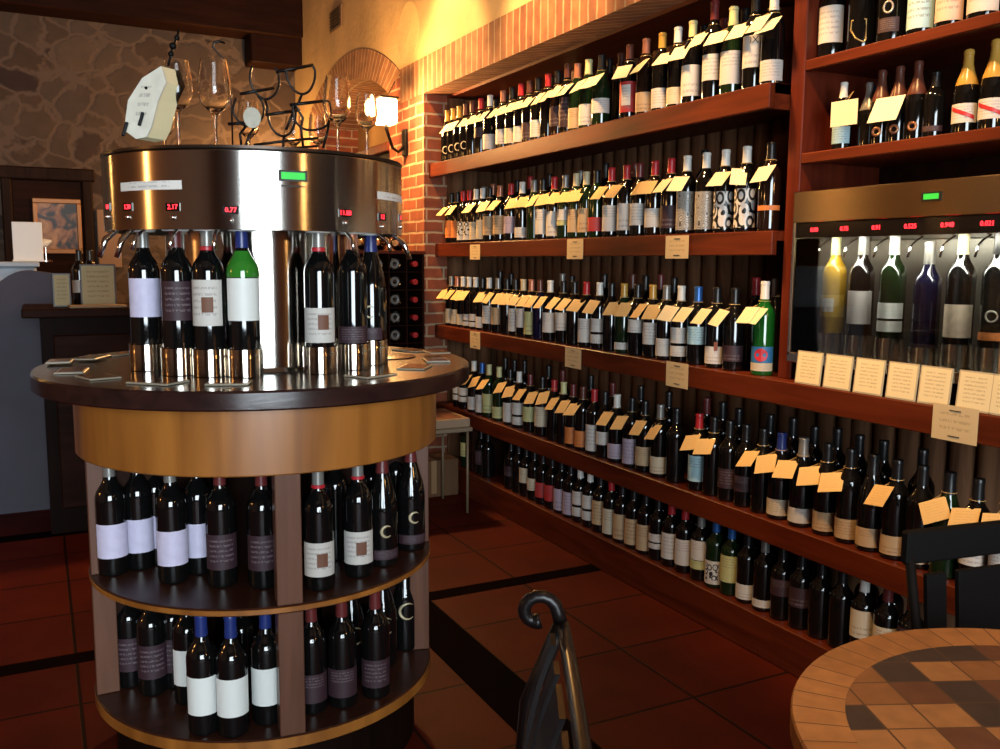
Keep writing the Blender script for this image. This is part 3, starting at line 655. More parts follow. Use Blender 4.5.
# ================================================================== RIGHT BAY BOTTLES
def facing(P,off=.0):
    a=math.atan2(CAM.y-P[1],CAM.x-P[0])
    return a+off
def bay(x,ybase,z,X,kind,H,gl,cap,labs,lab,grp,cf=.21):
    y=on(x,ybase-20,0,X).y
    return make_bottle('wine_bottle',lab,grp,(X,y,z),H,kind,body(GL.get(gl,GL['k'])),capmat(cap),labs,(facing((X,y))+2*PI+PI)/2 if True else 0,cf)
def face_half(P): 
    a=math.atan2(-P[1],-P[0])%(2*PI); return a*.6+PI*.4
UP='bottles on the upper bay shelf'; LO='bottles on the lower bay shelf'
ups=[(831,45,'burgundy',.31,'k','n',[(.045,.15,'w',0)],'large dark bottle with plain white label, first beside the post on the upper bay shelf'),
     (861,40,'burgundy',.31,'k','k',[],'black bottle with a gold shield emblem on the upper bay shelf'),
     (891,33,'burgundy',.31,'k','k',[],'black bottle with pale ring and script on the upper bay shelf'),
     (921,24,'bordeaux',.31,'k','w',[(.02,.14,'l',0)],'bottle with pale blue label on the upper bay shelf'),
     (950,16,'bordeaux',.31,'k','w',[(.02,.14,'p',0)],'bottle with peach-coloured label on the upper bay shelf'),
     (984,6,'burgundy',.31,'k','w',[(.02,.14,'w',0)],'bottle with off-white label at the frame edge of the upper bay shelf')]
lasty=9
for i,(x,yb,kd,H,gl,cp,labs,l) in enumerate(ups):
    X=2.13; y=on(x,yb,0,X).y; y=min(y,lasty-.086); lasty=y
    f=face_half((X,y)); t=make_bottle('wine_bottle',l,UP,(X,y,1.86),H,kd,body(GL[gl]),capmat(cp),labs,f)
    R=.0383; fx=Matrix.Rotation(f,4,'Z')
    if i==1:
        pts=[(-.022,.085),(.018,.085),(.020,.060),(.004,.035),(-.018,.022),(-.022,.03)]
        MB().tube([fx@Vector((math.sqrt(R*R-p[0]**2),-p[0],p[1])) for p in pts],.003,5,closed=True).build('shield_emblem',plain('gold_print',(.45,.32,.12),.35,.6),t)
    if i==2:
        MB().tube([fx@Vector((math.sqrt(R*R-(.012*math.cos(a))**2),.012*math.cos(a),.095+.015*math.sin(a))) for a in [2*PI*q/16 for q in range(16)]],.003,5,closed=True).build('ring_emblem',plain('silver_print',(.5,.46,.4),.35,.5),t)
        arc_patch('script_label',labmat('d',0),R+.0006,.03,.068,f-.8,f+.8,t)
lows=[(842,143,'bordeaux',.195,'k','w',[(.02,.068,'l',0)],2.12,'bottle with white cap and pale blue label behind a blank card, lower bay shelf'),
      (855,140,'bordeaux',.185,'k','b',[(.02,.06,plain('deep_blue_label',(.05,.2,.3),.4),0)],2.19,'bottle with blue cap beside the blue-labelled one, lower bay shelf'),
      (868,139,'champagne',.19,'k','g',[],2.16,'small dark bottle with grey foil beside the blue-capped one, lower bay shelf'),
      (876,138,'champagne',.212,'k','n',[],2.14,'dark sparkling bottle with brown foil, first of two on the lower bay shelf'),
      (893,136,'champagne',.212,'k','n',[],2.14,'dark sparkling bottle with brown foil, second of two on the lower bay shelf'),
      (911,134,'champagne',.215,'k','n',[],2.14,'tallest dark bottle with brown foil, lower bay shelf, right beside the cream card'),
      (927,132,'bordeaux',.175,'k','k',[(.02,.035,'d',0)],2.14,'short slim dark bottle with black cap after the brown-foiled ones, lower bay shelf'),
      (965,129,'champagne',.215,'k','y',[(.03,.078,'w',0)],2.14,'gold-foiled sparkling bottle with red-striped white label, lower bay shelf, nearer the post'),
      (992,124,'champagne',.225,'k','y',[(.03,.080,'w',0)],2.14,'gold-foiled sparkling bottle with red-striped white label, lower bay shelf, at the frame edge')]
lasty=9
for i,(x,yb,kd,H,gl,cp,labs,X,l) in enumerate(lows):
    y=on(x,yb-15,0,X).y; rs=(.66 if kd=='champagne' else .70) if i<7 else .70
    if i!=1:
        if i>=7: y=min(y,lasty-.0635)
        else: y=min(y,lasty-.0585 if kd=='champagne' else lasty-.056)
        lasty=y
    else: y=lasty-.040
    f=face_half((X,y)); t=make_bottle('sparkling_bottle' if kd=='champagne' else 'wine_bottle',l,LO,(X,y,1.59),H,kd,body(GL[gl]),capmat(cp),labs,f,.42 if kd=='champagne' else .24,rs)
    R=.0446*rs; fx=Matrix.Rotation(f,4,'Z')
    if i>=7:
        V=[];n_=8
        for q in range(n_+1):
            a=f-.95+1.9*q/n_; zz=.068-.026*q/n_
            for dz in (-.005,.005): V.append(((R+.0014)*math.cos(a),(R+.0014)*math.sin(a),zz+dz))
        MB().add(V,[(2*q,2*q+2,2*q+3,2*q+1) for q in range(n_)],True).build('red_sash',plain('sash_red',(.5,.03,.03),.4),t)
    if i in (3,4,5):
        MB().tube([fx@Vector((math.sqrt(R*R-(.010*math.cos(a))**2),.010*math.cos(a),.04+.010*math.sin(a))) for a in [2*PI*q/12 for q in range(12)]],.004,5,closed=True).build('emblem',plain('copper_print',(.5,.22,.1),.35,.6),t)
for x,y,X,w,h,l in ((844,113,2.065,.085,.07,'blank pinkish card in front of the white-capped bottle on the lower bay shelf'),(886,109,2.075,.085,.075,'cream price card hung across the brown-foiled sparkling bottles')):
    c=on(x,y,0,X); t=thing('price_card',l,'price card',c); a=.45 if x>850 else .0
    v=Vector((math.sin(a),0,math.cos(a))); u=Vector((.15,-1,0)).normalized()
    quad_uv('card',M_CARD_LIT,[-u*w/2-v*h/2,u*w/2-v*h/2,u*w/2+v*h/2,-u*w/2+v*h/2],t)
    MB().tube([v*h*.5,Vector((.045,.01,h*.5+.03)),v*h*.5+u*.01],.0007,4).build('cord',M_CARD,t)
# price cards under the top frame edge, white tag bits
for x,y in ((835,2),(866,-2)):
    pass

# ================================================================== BUILT-IN WINE DISPENSER
M_LEDR=emit('red_led',(1,.02,.03),5); M_LEDG=emit('green_lcd',(.03,.55,.06),.45)
M_LCDB=plain('lcd_bezel',(.01,.012,.01),.4)
t=thing('wine_dispenser','built-in steel and glass wine dispenser set into the wine wall','wine dispenser',(2.03,.70,.965))
L_=1.34
def bx(a,b_,name,mat,bev=.002,par=t): return MB().box(a,b_,bev=bev).build(name,mat,par)
bx((0,0,.418),(.35,L_,.509),'header_panel',steel('warm_steel',(.55,.42,.27),.24,True))
bx((.004,0,.372),(.34,L_,.4175),'display_strip',plain('black_glass_strip',(.006,.005,.005),.12))
bx((0,L_-.012,.02),(.34,L_,.418),'side_frame',M_STEEL)
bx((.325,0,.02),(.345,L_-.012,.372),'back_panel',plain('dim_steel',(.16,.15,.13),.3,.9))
bx((0,0,0),(.34,L_,.03),'base_tray',M_STEEL)
bx((.006,.0,.031),(.010,L_-.013,.371),'glass_pane',thin_glass('pane_glass',(.93,.96,.95)),0)
def led(par,txt,x,y,z,sz,rz=-PI/2,mat=None):
    M_=Matrix.Translation((x,y,z))@Matrix.Rotation(rz,4,'Z')@Matrix.Rotation(PI/2,4,'X'); return text_obj('digits',txt,sz,mat or M_LEDR,par,M_)
for x,tx in ((815,'0.00'),(845,'0.75'),(877,'0.91'),(911,'0.525'),(948,'0.948'),(988,'0.021')):
    p=on(x,222,0,2.034); led(t,tx,.002,p.y-.70,.395,.017)
p=on(932,194,0,2.03); o=MB().box((-.003,-.028,-.011),(0,.028,.011)).build('screen',M_LCDB,t,loc=(0,p.y-.7,.468)); o2=MB().box((-.0036,-.022,-.007),(-.003,.022,.007)).build('screen_glow',M_LEDG,o)
coolb=[(832,'y','Y',[(.07,.135,plain('amber_label',(.6,.36,.04),.5),0)],'clear-gold bottle with amber label in the built-in dispenser'),
       (859,'k','g',[(.055,.15,plain('pale_grey_label',(.62,.58,.56),.5),0)],'bottle with tall greyish label in the built-in dispenser'),
       (890,'g','w',[(.04,.07,plain('lit_white_label',(.78,.80,.76),.5),2),(.077,.12,plain('lit_white_label',(.78,.80,.76),.5),0)],'bottle with two-band white label in the built-in dispenser'),  # label white raised in colour to stand for more light inside
       (925,'b','g',[(.02,.04,'d',2)],'dark blue bottle in the built-in dispenser'),
       (958,'k','c',[(.04,.125,plain('pale_tan_label',(.66,.55,.42),.5,var=.15,vscale=60),1)],'bottle with arched tan label in the built-in dispenser'),
       (994,'k','k',[(.04,.06,'o',2)],'black bottle with ring emblem, last visible in the built-in dispenser')]
for i,(x,gl,cp,labs,l) in enumerate(coolb):
    X=2.125; y=on(x,330,0,X).y; f=face_half((X,y))
    H=.312; zb=1.035 if i!=3 else 1.01
    tb=make_bottle('wine_bottle',l,None,(X,y,zb),H,'bordeaux',body(GL[gl]) if gl!='y' else plain('amber_glass',(.45,.26,.02),.08),capmat(cp),labs,f)
    if i==0: arc_patch('label_panel',labmat('w',0),.0362,.085,.125,f-.75,f+.3,tb)
    if i==5:
        fx=Matrix.Rotation(f,4,'Z'); MB().tube([fx@Vector((math.sqrt(.0358**2-(.013*math.cos(a))**2),.013*math.cos(a),.10+.013*math.sin(a))) for a in [2*PI*q/14 for q in range(14)]],.0025,5,closed=True).build('ring_emblem',plain('silver_print',(.5,.46,.4),.35,.5),tb)
    c=thing('bottle_cup','steel lift cup holding the '+l.replace(' in the built-in dispenser','')+' of the wall dispenser','cup',(X,y,.9955),0,'steel lift cups in the wall dispenser')
    MB().lathe([(.0395,0),(.041,.001),(.041,.062 if i!=3 else .045),(.0395,.062 if i!=3 else .045),(.0395,.014),(0,.014)],24).build('cup',steel('cup_steel',(.62,.56,.48),.16),c)
    sp=MB(); sp.tube([(.035,0,.375),(.0,0,.36),(-.02,.0,.345),(-.03,0,.315)],.0035,6)
    s_=sp.build('spout',M_CHROME,t,loc=(X-2.03,y-.70+.045,0))
# row of menu cards along the dispenser foot
M_MENU=paper('menu_card_paper',(.84,.70,.40),(.25,.14,.05),9.0,.4)
cw=[(803,367,25,27),(832,371,27,30),(863,376,29,31),(896,380,30,33),(929,383,32,35),(969,389,36,38),(1003,394,38,40)]
names=['next to the post','second from the post','third from the post','fourth from the post','fifth from the post','sixth from the post, largest fully visible','cut by the frame edge']
for (x,y,w,h),nn in zip(cw,names):
    X=2.0; A=on(x-w/2,y,0,X); B=on(x+w/2,y,0,X); hw=(A.y-B.y)/2
    t=thing('menu_card','framed cream tasting card leaning on the dispenser foot, '+nn,'card',(2.019,(A.y+B.y)/2,.906),0,'tasting cards along the wall dispenser')
    tilt=.10; v=Vector((math.sin(tilt),0,math.cos(tilt))); n_=Vector((-math.cos(tilt),0,math.sin(tilt))); H=.098
    q=[Vector((0,hw,0)),Vector((0,-hw,0)),Vector((0,-hw,0))+v*H,Vector((0,hw,0))+v*H]
    quad_uv('card_backing',plain('acrylic_back',(.55,.45,.28),.2),q,t,.003)
    s_=.004; q2=[q[0]+v*s_+Vector((0,-s_,0))+n_*.0008,q[1]+v*s_+Vector((0,s_,0))+n_*.0008,q[2]-v*s_+Vector((0,s_,0))+n_*.0008,q[3]-v*s_+Vector((0,-s_,0))+n_*.0008]
    quad_uv('sheet',M_MENU,q2,t,.0006)

# ================================================================== ROUND TASTING ISLAND
IX,IY=.507,2.335
isl=thing('tasting_island','round wooden tasting island with open bottle shelves under a dark top','counter',(IX,IY,0))
MB().lathe([(0,.958),(.529,.958),(.5335,.962),(.5335,.995),(.5305,1.0),(0,1.0)],96).build('countertop',M_COUNTER,isl)
MB().lathe([(.40,.957),(.447,.957),(.447,.806),(.444,.803),(.40,.803),(.40,.957)],96).build('apron',M_HONEY,isl)
M_TOPU=M_CHERRY
for z0,z1,nm in ((.487,.505,'middle_shelf'),(.168,.2,'bottom_shelf')):
    MB().lathe([(0,z0),(.426,z0),(.43,z0+.003),(.43,z1-.003),(.426,z1),(0,z1)],96).build(nm,M_CHERRY,isl)
for z0,z1 in ((.487,.505),(.168,.2)): MB().lathe([(.4302,z0+.003),(.4312,z0+.004),(.4312,z1-.004),(.4302,z1-.003)],96).build('rim_band',M_HONEY,isl)
MB().lathe([(.385,0),(.385,.168)],72).build('plinth',M_DARK,isl)
MB().lathe([(.14,.2),(.14,.803),(0,.803)],32).build('core',M_DARK,isl)
for ang in (-96,-180,-15,55,120):
    T=Matrix.Rotation(math.radians(ang),4,'Z')
    for z0,z1 in ((.2,.487),(.505,.803)):
        MB().box((.375,-.028,z0),(.427,.028,z1),T,bev=.002).build('post',M_CHERRYV,isl)
for ang in (-180,-15,55,120):
    T=Matrix.Rotation(math.radians(ang),4,'Z')
    for z0,z1 in ((.2,.487),(.505,.803)): MB().box((.14,-.009,z0),(.375,.009,z1),T).build('divider',M_DARKH,isl)
def isl_bottle(x,y,z,kind,gl,cap,labs,lab,grp,H=.296,foff=0.,emb=None,cf=.21,half=1.25,red=False):
    P=on(x,y,2,z)
    # y marks the front foot of the bottle: step back by its radius along the sight line
    R=(.0378 if kind=='bordeaux' else .0408)*.93
    d=Vector((P.x,P.y,0)).normalized(); P=P+d*R
    f=math.atan2(-P.y,-P.x)+foff
    t=make_bottle('wine_bottle',lab,grp,P,H,kind,body(GL[gl]),capmat(cap) if cap else None,labs,f,cf,half=half)
    fx=Matrix.Rotation(f,4,'Z')
    if red: MB().lathe([(.0145,H*.80),(.0162,H*.805),(.0162,H*.825),(.0145,H*.83)],16).build('red_band',plain('band_red',(.5,.02,.03),.35),t)
    if emb=='square': arc_patch('brown_square',plain('square_brown',(.16,.06,.03),.6),R+.0016,.058,.090,f-.15,f+.55,t)
    if emb in('crescent','bigcrescent'):
        r1=.014 if emb=='crescent' else .022; zc=.092 if emb=='crescent' else .115
        pts=[]; 
        for q in range(15):
            a=math.radians(50+260*q/14); yy=r1*math.cos(a)*-1+.0; pts.append((-yy,zc+r1*math.sin(a)))
        rad=[.0008+.0036*math.sin(PI*q/14) for q in range(15)]
        MB().tube([fx@Vector((math.sqrt(max(1e-6,(R+.0005)**2-p[0]**2)),p[0],p[1])) for p in pts],rad,6).build('crescent_emblem',plain('pale_gold_print',(.66,.56,.36),.35,.3),t)
    return t
def isl_set(rows,z,grp):
    for r in rows: isl_bottle(r[0],r[1],z,*r[2:6],r[6],grp,**(r[7] if len(r)>7 else {}))
LV=plain('lavender_label',(.62,.58,.76),.55,var=.08,vscale=40)
lv=[(.045,.128,LV,0)]
g1='bottles on the island middle shelf'; g2='bottles on the island bottom shelf'
isl_set([(114,577,'bordeaux','k','b' and 'g',lv,'lavender-labelled bottle nearest the left post on the island middle shelf'),
 (141,571,'bordeaux','k','g',lv,'lavender-labelled bottle second from the left post on the island middle shelf'),
 (158,566,'bordeaux','k','g',lv,'lavender-labelled bottle half hidden in the middle of the island middle shelf'),
 (174,585,'bordeaux','k','g',lv,'lavender-labelled bottle standing furthest forward on the island middle shelf'),
 (200,576,'bordeaux','k','g',lv,'lavender-labelled bottle beside the maroon-labelled one on the island middle shelf'),
 (223,589,'bordeaux','k','d',[(.045,.128,'d',0)],'maroon-labelled bottle beside the lavender ones on the island middle shelf'),
 (264,590,'bordeaux','k','d',[(.045,.128,'d',0)],'maroon-labelled bottle against the centre post on the island middle shelf'),
 (320,592,'bordeaux','k','g',[(.035,.115,'w',0)],'white-labelled bottle with brown square right of the island centre post, middle shelf',dict(emb='square',red=True)),
 (359,579,'bordeaux','k','g',[(.035,.115,'w',0)],'white-labelled bottle with brown square, second from the centre post, middle shelf',dict(emb='square',red=True)),
 (383,568,'burgundy','k','d',[(.02,.045,'d',0)],'dark bottle with crescent emblem on the island middle shelf, nearer the centre post',dict(emb='crescent',foff=.3)),
 (411,552,'burgundy','k','d',[(.02,.045,'d',0)],'dark bottle with crescent emblem on the island middle shelf, at the outer post',dict(emb='crescent',foff=.3)),
 (128,553,'bordeaux','k','g',[],'unlabelled dark bottle in the second row behind the two first lavender ones'),
 (216,556,'bordeaux','k','g',[],'unlabelled dark bottle in the second row behind the maroon label'),
 (336,562,'bordeaux','k','d',[],'dark bottle second row behind the first brown-square label, island middle shelf'),
 (372,552,'bordeaux','k','d',[],'dark bottle second row between square label and crescent, island middle shelf'),
 (396,543,'bordeaux','k','d',[],'dark bottle second row between the two crescent bottles, island middle shelf')],.505,g1)
wl=[(.05,.138,'w',1)]
WL=plain('lit_white_label',(.78,.80,.76),.5); wl=[(.05,.138,WL,0)]  # white label with daylight lifted into its colour, wall labels stay dimmer
isl_set([(132,689,'bordeaux','k','d',[(.045,.13,'d',0)],'dark plum-labelled bottle nearest the left post on the island bottom shelf',dict(H=.272)),
 (154,697,'bordeaux','k','d',[(.045,.13,'d',0)],'dark plum-labelled bottle second from the left post on the island bottom shelf',dict(H=.272)),
 (175,690,'bordeaux','k','d',[(.045,.13,'d',0)],'dark plum-labelled bottle third from the left post on the island bottom shelf',dict(H=.272)),
 (190,706,'bordeaux','k','B',wl,'navy-capped bottle half hidden behind the foremost two, island bottom shelf',dict(H=.278)),
 (205,737,'bordeaux','k','B',wl,'navy-capped white-labelled bottle foremost on the island bottom shelf, left one',dict(H=.278)),
 (234,739,'bordeaux','k','B',wl,'navy-capped white-labelled bottle foremost on the island bottom shelf, right one',dict(H=.278)),
 (268,727,'bordeaux','k','B',wl,'navy-capped white-labelled bottle against the island centre post, bottom shelf',dict(H=.278)),
 (243,706,'bordeaux','k','B',[],'navy-capped bottle in the second row of the island bottom shelf',dict(H=.278)),
 (313,716,'bordeaux','k','d',[(.03,.10,'d',1)],'plum-labelled bottle right of the centre post on the island bottom shelf',dict(H=.272)),
 (343,710,'bordeaux','k','d',[(.03,.10,'d',1)],'plum-labelled bottle second right of the centre post on the island bottom shelf',dict(H=.272)),
 (376,700,'bordeaux','k','d',[(.03,.10,'d',0)],'bottle with gold script on plum label, right side of the island bottom shelf',dict(H=.272)),
 (352,680,'burgundy','k','k',[],'black bottle with large gold crescent behind the plum labels, nearest the centre post',dict(emb='bigcrescent',foff=.25,H=.272)),
 (383,669,'burgundy','k','k',[],'black bottle with large gold crescent, middle of the three on the bottom shelf',dict(emb='bigcrescent',foff=.25,H=.272)),
 (405,652,'burgundy','k','k',[],'black bottle with large gold crescent nearest the outer post, bottom shelf',dict(emb='bigcrescent',foff=.25,H=.272))],.2,g2)

# ---- dispenser drum on the island
dr=thing('wine_dispenser','round brushed-steel wine dispenser drum standing on the tasting island','wine dispenser',(IX,IY,1.0))
RD=.36
MB().lathe([(.356,.325),(RD,.326),(RD,.492),(.357,.497),(.352,.498),(.345,.496),(0,.496)],128).build('drum_shell',M_STEEL,dr)
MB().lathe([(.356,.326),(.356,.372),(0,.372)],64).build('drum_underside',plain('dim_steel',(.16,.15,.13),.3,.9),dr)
MB().lathe([(.345,.4962),(.3615,.4972),(.3615,.503),(.345,.504),(0,.504)],96).build('drum_lid',plain('dark_lid',(.05,.03,.02),.3,.6),dr)
MB().lathe([(.232,0),(.225,.01),(.225,.372)],96).build('column',steel('column_steel',(.60,.56,.50),.14),dr)
def at_drum(px,py,R=RD):
    """angle on the drum whose surface lies on the sight line"""
    w=R_CW@_d((px,py)); a=w.x**2+w.y**2; ox,oy=CAM.x-IX,CAM.y-IY
    b_=2*(w.x*ox+w.y*oy); c=ox*ox+oy*oy-R*R; disc=b_*b_-4*a*c
    t_=(-b_-math.sqrt(max(disc,0)))/(2*a) ; p=CAM+w*t_; return math.atan2(p.y-IY,p.x-IX),p.z
for px,py,tx in ((108,207,'1.8'),(128,207,'1.20'),(173,207,'2.17'),(231,210,'0.77'),(345,213,'11.88'),(382,217,'1.2'),(400,218,'1')):
    a,z=at_drum(px,py); z-=1.0
    T=Matrix.Rotation(a,4,'Z')@Matrix.Translation((RD+.0012,0,z))
    o=MB().box((-.002,-.017,-.0085),(.0006,.017,.0085),T).build('display',plain('display_black',(.01,.004,.004),.2),dr)
    text_obj('digits',tx,.0145,M_LEDR,o,Matrix.Rotation(a,4,'Z')@Matrix.Translation((RD+.0022,0,z))@Matrix.Rotation(PI/2,4,'Z')@Matrix.Rotation(PI/2,4,'X'))
    MB().sphere((0,0,0),.005,8).build('button',M_CHROME,dr,loc=(IX*0+math.cos(a)*(RD+.002),math.sin(a)*(RD+.002),z-.022))
a,z=at_drum(293,176); z-=1
o=MB().box((-.002,-.031,-.0115),(.0012,.031,.0115),Matrix.Rotation(a,4,'Z')@Matrix.Translation((RD+.001,0,z))).build('screen',M_LCDB,dr)
MB().box((.0012,-.026,-.0075),(.0018,.026,.0075),Matrix.Rotation(a,4,'Z')@Matrix.Translation((RD+.001,0,z))).build('screen_glow',M_LEDG,o)
MB().box((-.001,-.026,-.0012),(.0014,.026,.0012),Matrix.Rotation(a,4,'Z')@Matrix.Translation((RD+.001,0,z-.022))).build('slot',M_LCDB,dr)
M_STK=paper('white_sticker',(.82,.80,.74),(.3,.3,.3),2.0,.5,.1,.9)
for x0,x1,py,hh,l in ((121,182,186,.0095,'white strip with one printed line'),(377,403,198,.009,'short white strip near the drum edge')):
    a0,z=at_drum(x0,py); a1,z1=at_drum(x1,py); zz=(z+z1)/2-1
    p=arc_patch('sticker',M_STK,RD+.001,zz-hh,zz+hh,a0,a1,dr,10); p['label']=l
g3='bottles in the island dispenser'
M7=[(143,370,'bordeaux','k','g',[(.082,.172,LV,0)],'lavender-labelled bottle in the drum dispenser, next to the spouts',.285,{}),
 (169,376,'bordeaux','k','d',[(.08,.168,'d',0)],'dark-labelled bottle in the drum dispenser beside the lavender label',.285,{}),
 (203,378,'bordeaux','k','g',[(.070,.172,'w',0)],'white-labelled brown-square bottle in the drum dispenser beside the green bottle',.285,dict(emb='square',red=True,foff=-.35)),
 (243,378,'bordeaux','G2','B',[(.082,.176,WL,0)],'green bottle with blue cap and blank white label in the drum dispenser',.285,{}),
 (328,374,'bordeaux','k','g',[(.028,.108,'w',0)],'white-labelled brown-square bottle in the drum dispenser, beyond the bright column',.285,dict(emb='square',red=True)),
 (358,369,'bordeaux','k','p',[(.02,.06,'d',0)],'plum-labelled bottle in the drum dispenser, second beyond the column',.285,{}),
 (376,364,'burgundy','k','B',[(.02,.05,'d',1)],'crescent-marked bottle in the drum dispenser, last before the brick pier',.285,dict(emb='crescent',foff=-.5))]
GL['G2']=(.004,.006,.004)
for (x,y,kd,gl,cp,labs,l,rc,kw) in M7:
    P=on(x,y,2,1.0); a=math.atan2(P.y-IY,P.x-IX); C_=Vector((IX+.288*math.cos(a),IY+.288*math.sin(a),1.045))
    R=.0378*.93
    f=math.atan2(-C_.y,-C_.x)+kw.get('foff',0)
    t=make_bottle('wine_bottle',l,g3,C_,.30,kd,body(GL[gl]),capmat(cp),labs,f)
    if gl=='G2':
        gp=[(max(r*.93,1e-5)+.0009,z) for r,z in PROF['bordeaux'] if .176<=z<=.237]
        MB().lathe([(gp[0][0],.178)]+gp,24).build('empty_shoulder',plain('clear_green_glass',(.03,.20,.02),.08,spec=.8),t)
    if kw.get('red'): MB().lathe([(.0150,.236),(.0166,.2375),(.0166,.2445),(.0150,.246)],16).build('red_band',plain('band_red',(.5,.02,.03),.35),t)
    if kw.get('emb')=='square': arc_patch('brown_square',plain('square_brown',(.16,.06,.03),.6),R+.0016,labs[0][0]+.03,labs[0][0]+.064,f-.1,f+.6,t)
    if kw.get('emb')=='crescent':
        fx=Matrix.Rotation(f+.4,4,'Z'); R=.0408*.93
        pts=[(.013*math.cos(math.radians(50+260*q/14)),.09+.014*math.sin(math.radians(50+260*q/14))) for q in range(15)]
        MB().tube([fx@Vector((math.sqrt((R+.0005)**2-p[0]**2),p[0],p[1])) for p in pts],[.0008+.003*math.sin(PI*q/14) for q in range(15)],6).build('crescent_emblem',plain('pale_gold_print',(.66,.56,.36),.35,.3),t)
    c=thing('bottle_cup','steel lift cup under the '+l.replace(' in the drum dispenser','').replace('bottle ','bottle ')[:70]+', on the island','cup',(C_.x,C_.y,1.0005),0,'steel lift cups on the island')
    c['label']='steel lift cup under the '+{143:'lavender-labelled drum bottle',169:'dark-labelled drum bottle',203:'brown-square bottle beside the green one',243:'green drum bottle',328:'brown-square bottle beyond the column',358:'plum-labelled drum bottle',376:'crescent-marked drum bottle'}[x]
    MB().lathe([(.0385,0),(.0405,.001),(.0405,.062),(.0385,.062),(.0415,.043),(0,.043)],28).build('cup',steel('cup_steel',(.62,.56,.48),.16),c)
    MB().lathe([(.0172,.324),(.028,.324),(.030,.328),(.030,.338),(.0172,.338),(.0172,.324)],20).build('collar',M_WHITEP,dr,loc=(C_.x-IX,C_.y-IY,.0))
    # tasting spout beside each bottle
    rd=Vector((math.cos(a),math.sin(a),0)); tn=Vector((-math.sin(a),math.cos(a),0))
    base=rd*.315+tn*(-.045 if x<300 else .045)
    MB().tube([base+Vector((0,0,.36)),base+rd*.02+Vector((0,0,.325)),base+rd*.045+Vector((0,0,.31)),base+rd*.055+Vector((0,0,.282))],[.004,.004,.0045,.0055],8).build('spout',M_CHROME,dr)
for px in (112,128,398):
    a,z=at_drum(px,232) if px!=398 else at_drum(398,238)
    rd=Vector((math.cos(a),math.sin(a),0)); base=rd*.33
    MB().tube([base+Vector((0,0,.35)),base+rd*.02+Vector((0,0,.325)),base+rd*.045+Vector((0,0,.305)),base+rd*.06+Vector((0,0,.265))],[.004,.005,.007,.006],8).build('spout',M_CHROME,dr)

# coasters / tasting cards lying on the counter
M_COAST=paper('coaster_face',(.13,.06,.035),(.05,.02,.012),6.0,.5); M_COAST.node_tree.nodes['Principled BSDF'].inputs['Roughness'].default_value=.15
M_COASTE=plain('coaster_edge',(.45,.40,.30),.3)
co=[(98,378,.085,.06,-.2,'directly under the dark-labelled drum bottle, left side'),(158,383,.10,.065,-.1,'in front of the second steel cup'),(229,384,.085,.055,.05,'in front of the green bottle'),
    (72,372,.09,.055,-.5,'at the left rim of the island'),(60,364,.08,.05,.4,'furthest left on the island top'),(92,360,.10,.05,.2,'at the left behind two others'),(118,355,.08,.05,-.2,'partly behind the lavender-labelled cup'),
    (371,376,.095,.065,.15,'in front of the plum-labelled drum bottle'),(415,368,.095,.06,.25,'right front of the island'),(436,361,.09,.055,.2,'nearest the right rim of the island'),(411,351,.10,.055,.1,'at the right rear of the island'),(436,356,.08,.05,.0,'behind the one nearest the right rim')]
for i,(x,y,w,d,rz,l) in enumerate(co):
    P=on(x,y,2,1.0)
    ang=math.atan2(P.y-IY,P.x-IX)+PI/2+rz*.5
    zt=1.0008+.0045*(1 if i in(4,5) else 0)+(.009 if i==11 else 0)
    t=thing('coaster','laminated card lying on the island top, '+l,'coaster',(P.x,P.y,zt),ang,'tasting cards on the island top')
    w*=1.05; d*=1.15
    MB().box((-w/2,-d/2,0),(w/2,d/2,.0035),bev=.001).build('card',M_COASTE,t)
    quad_uv('printed_face',M_COAST,[(-w/2+.005,-d/2+.005,.0045),(w/2-.005,-d/2+.005,.0045),(w/2-.005,d/2-.005,.0045),(-w/2+.005,d/2-.005,.0045)],t,.0008)
# turned ring dish with swirl
def swirl():
    m,nt,b=node_mat('swirl_wood'); tc=N(nt,'ShaderNodeTexCoord'); wv=N(nt,'ShaderNodeTexWave',wave_type='RINGS',rings_direction='Z'); wv.inputs['Scale'].default_value=26; wv.inputs['Distortion'].default_value=2.5; wv.inputs['Detail'].default_value=1
    nt.links.new(tc.outputs['Object'],wv.inputs['Vector']); cr=N(nt,'ShaderNodeValToRGB'); cr.color_ramp.elements[0].color=(.05,.015,.008,1); cr.color_ramp.elements[1].color=(.30,.10,.045,1)
    nt.links.new(wv.outputs['Fac'],cr.inputs['Fac']); nt.links.new(cr.outputs['Color'],b.inputs['Base Color']); b.inputs['Roughness'].default_value=.25; return m
P=on(381,357,2,1.0); t=thing('round_mat','round wooden mat with swirling rings at the right of the island top','mat',(P.x+.01,P.y,1.0005))
MB().lathe([(0,0),(.083,0),(.085,.001),(.085,.0025),(.083,.0032),(0,.0032)],40).build('mat',swirl(),t)

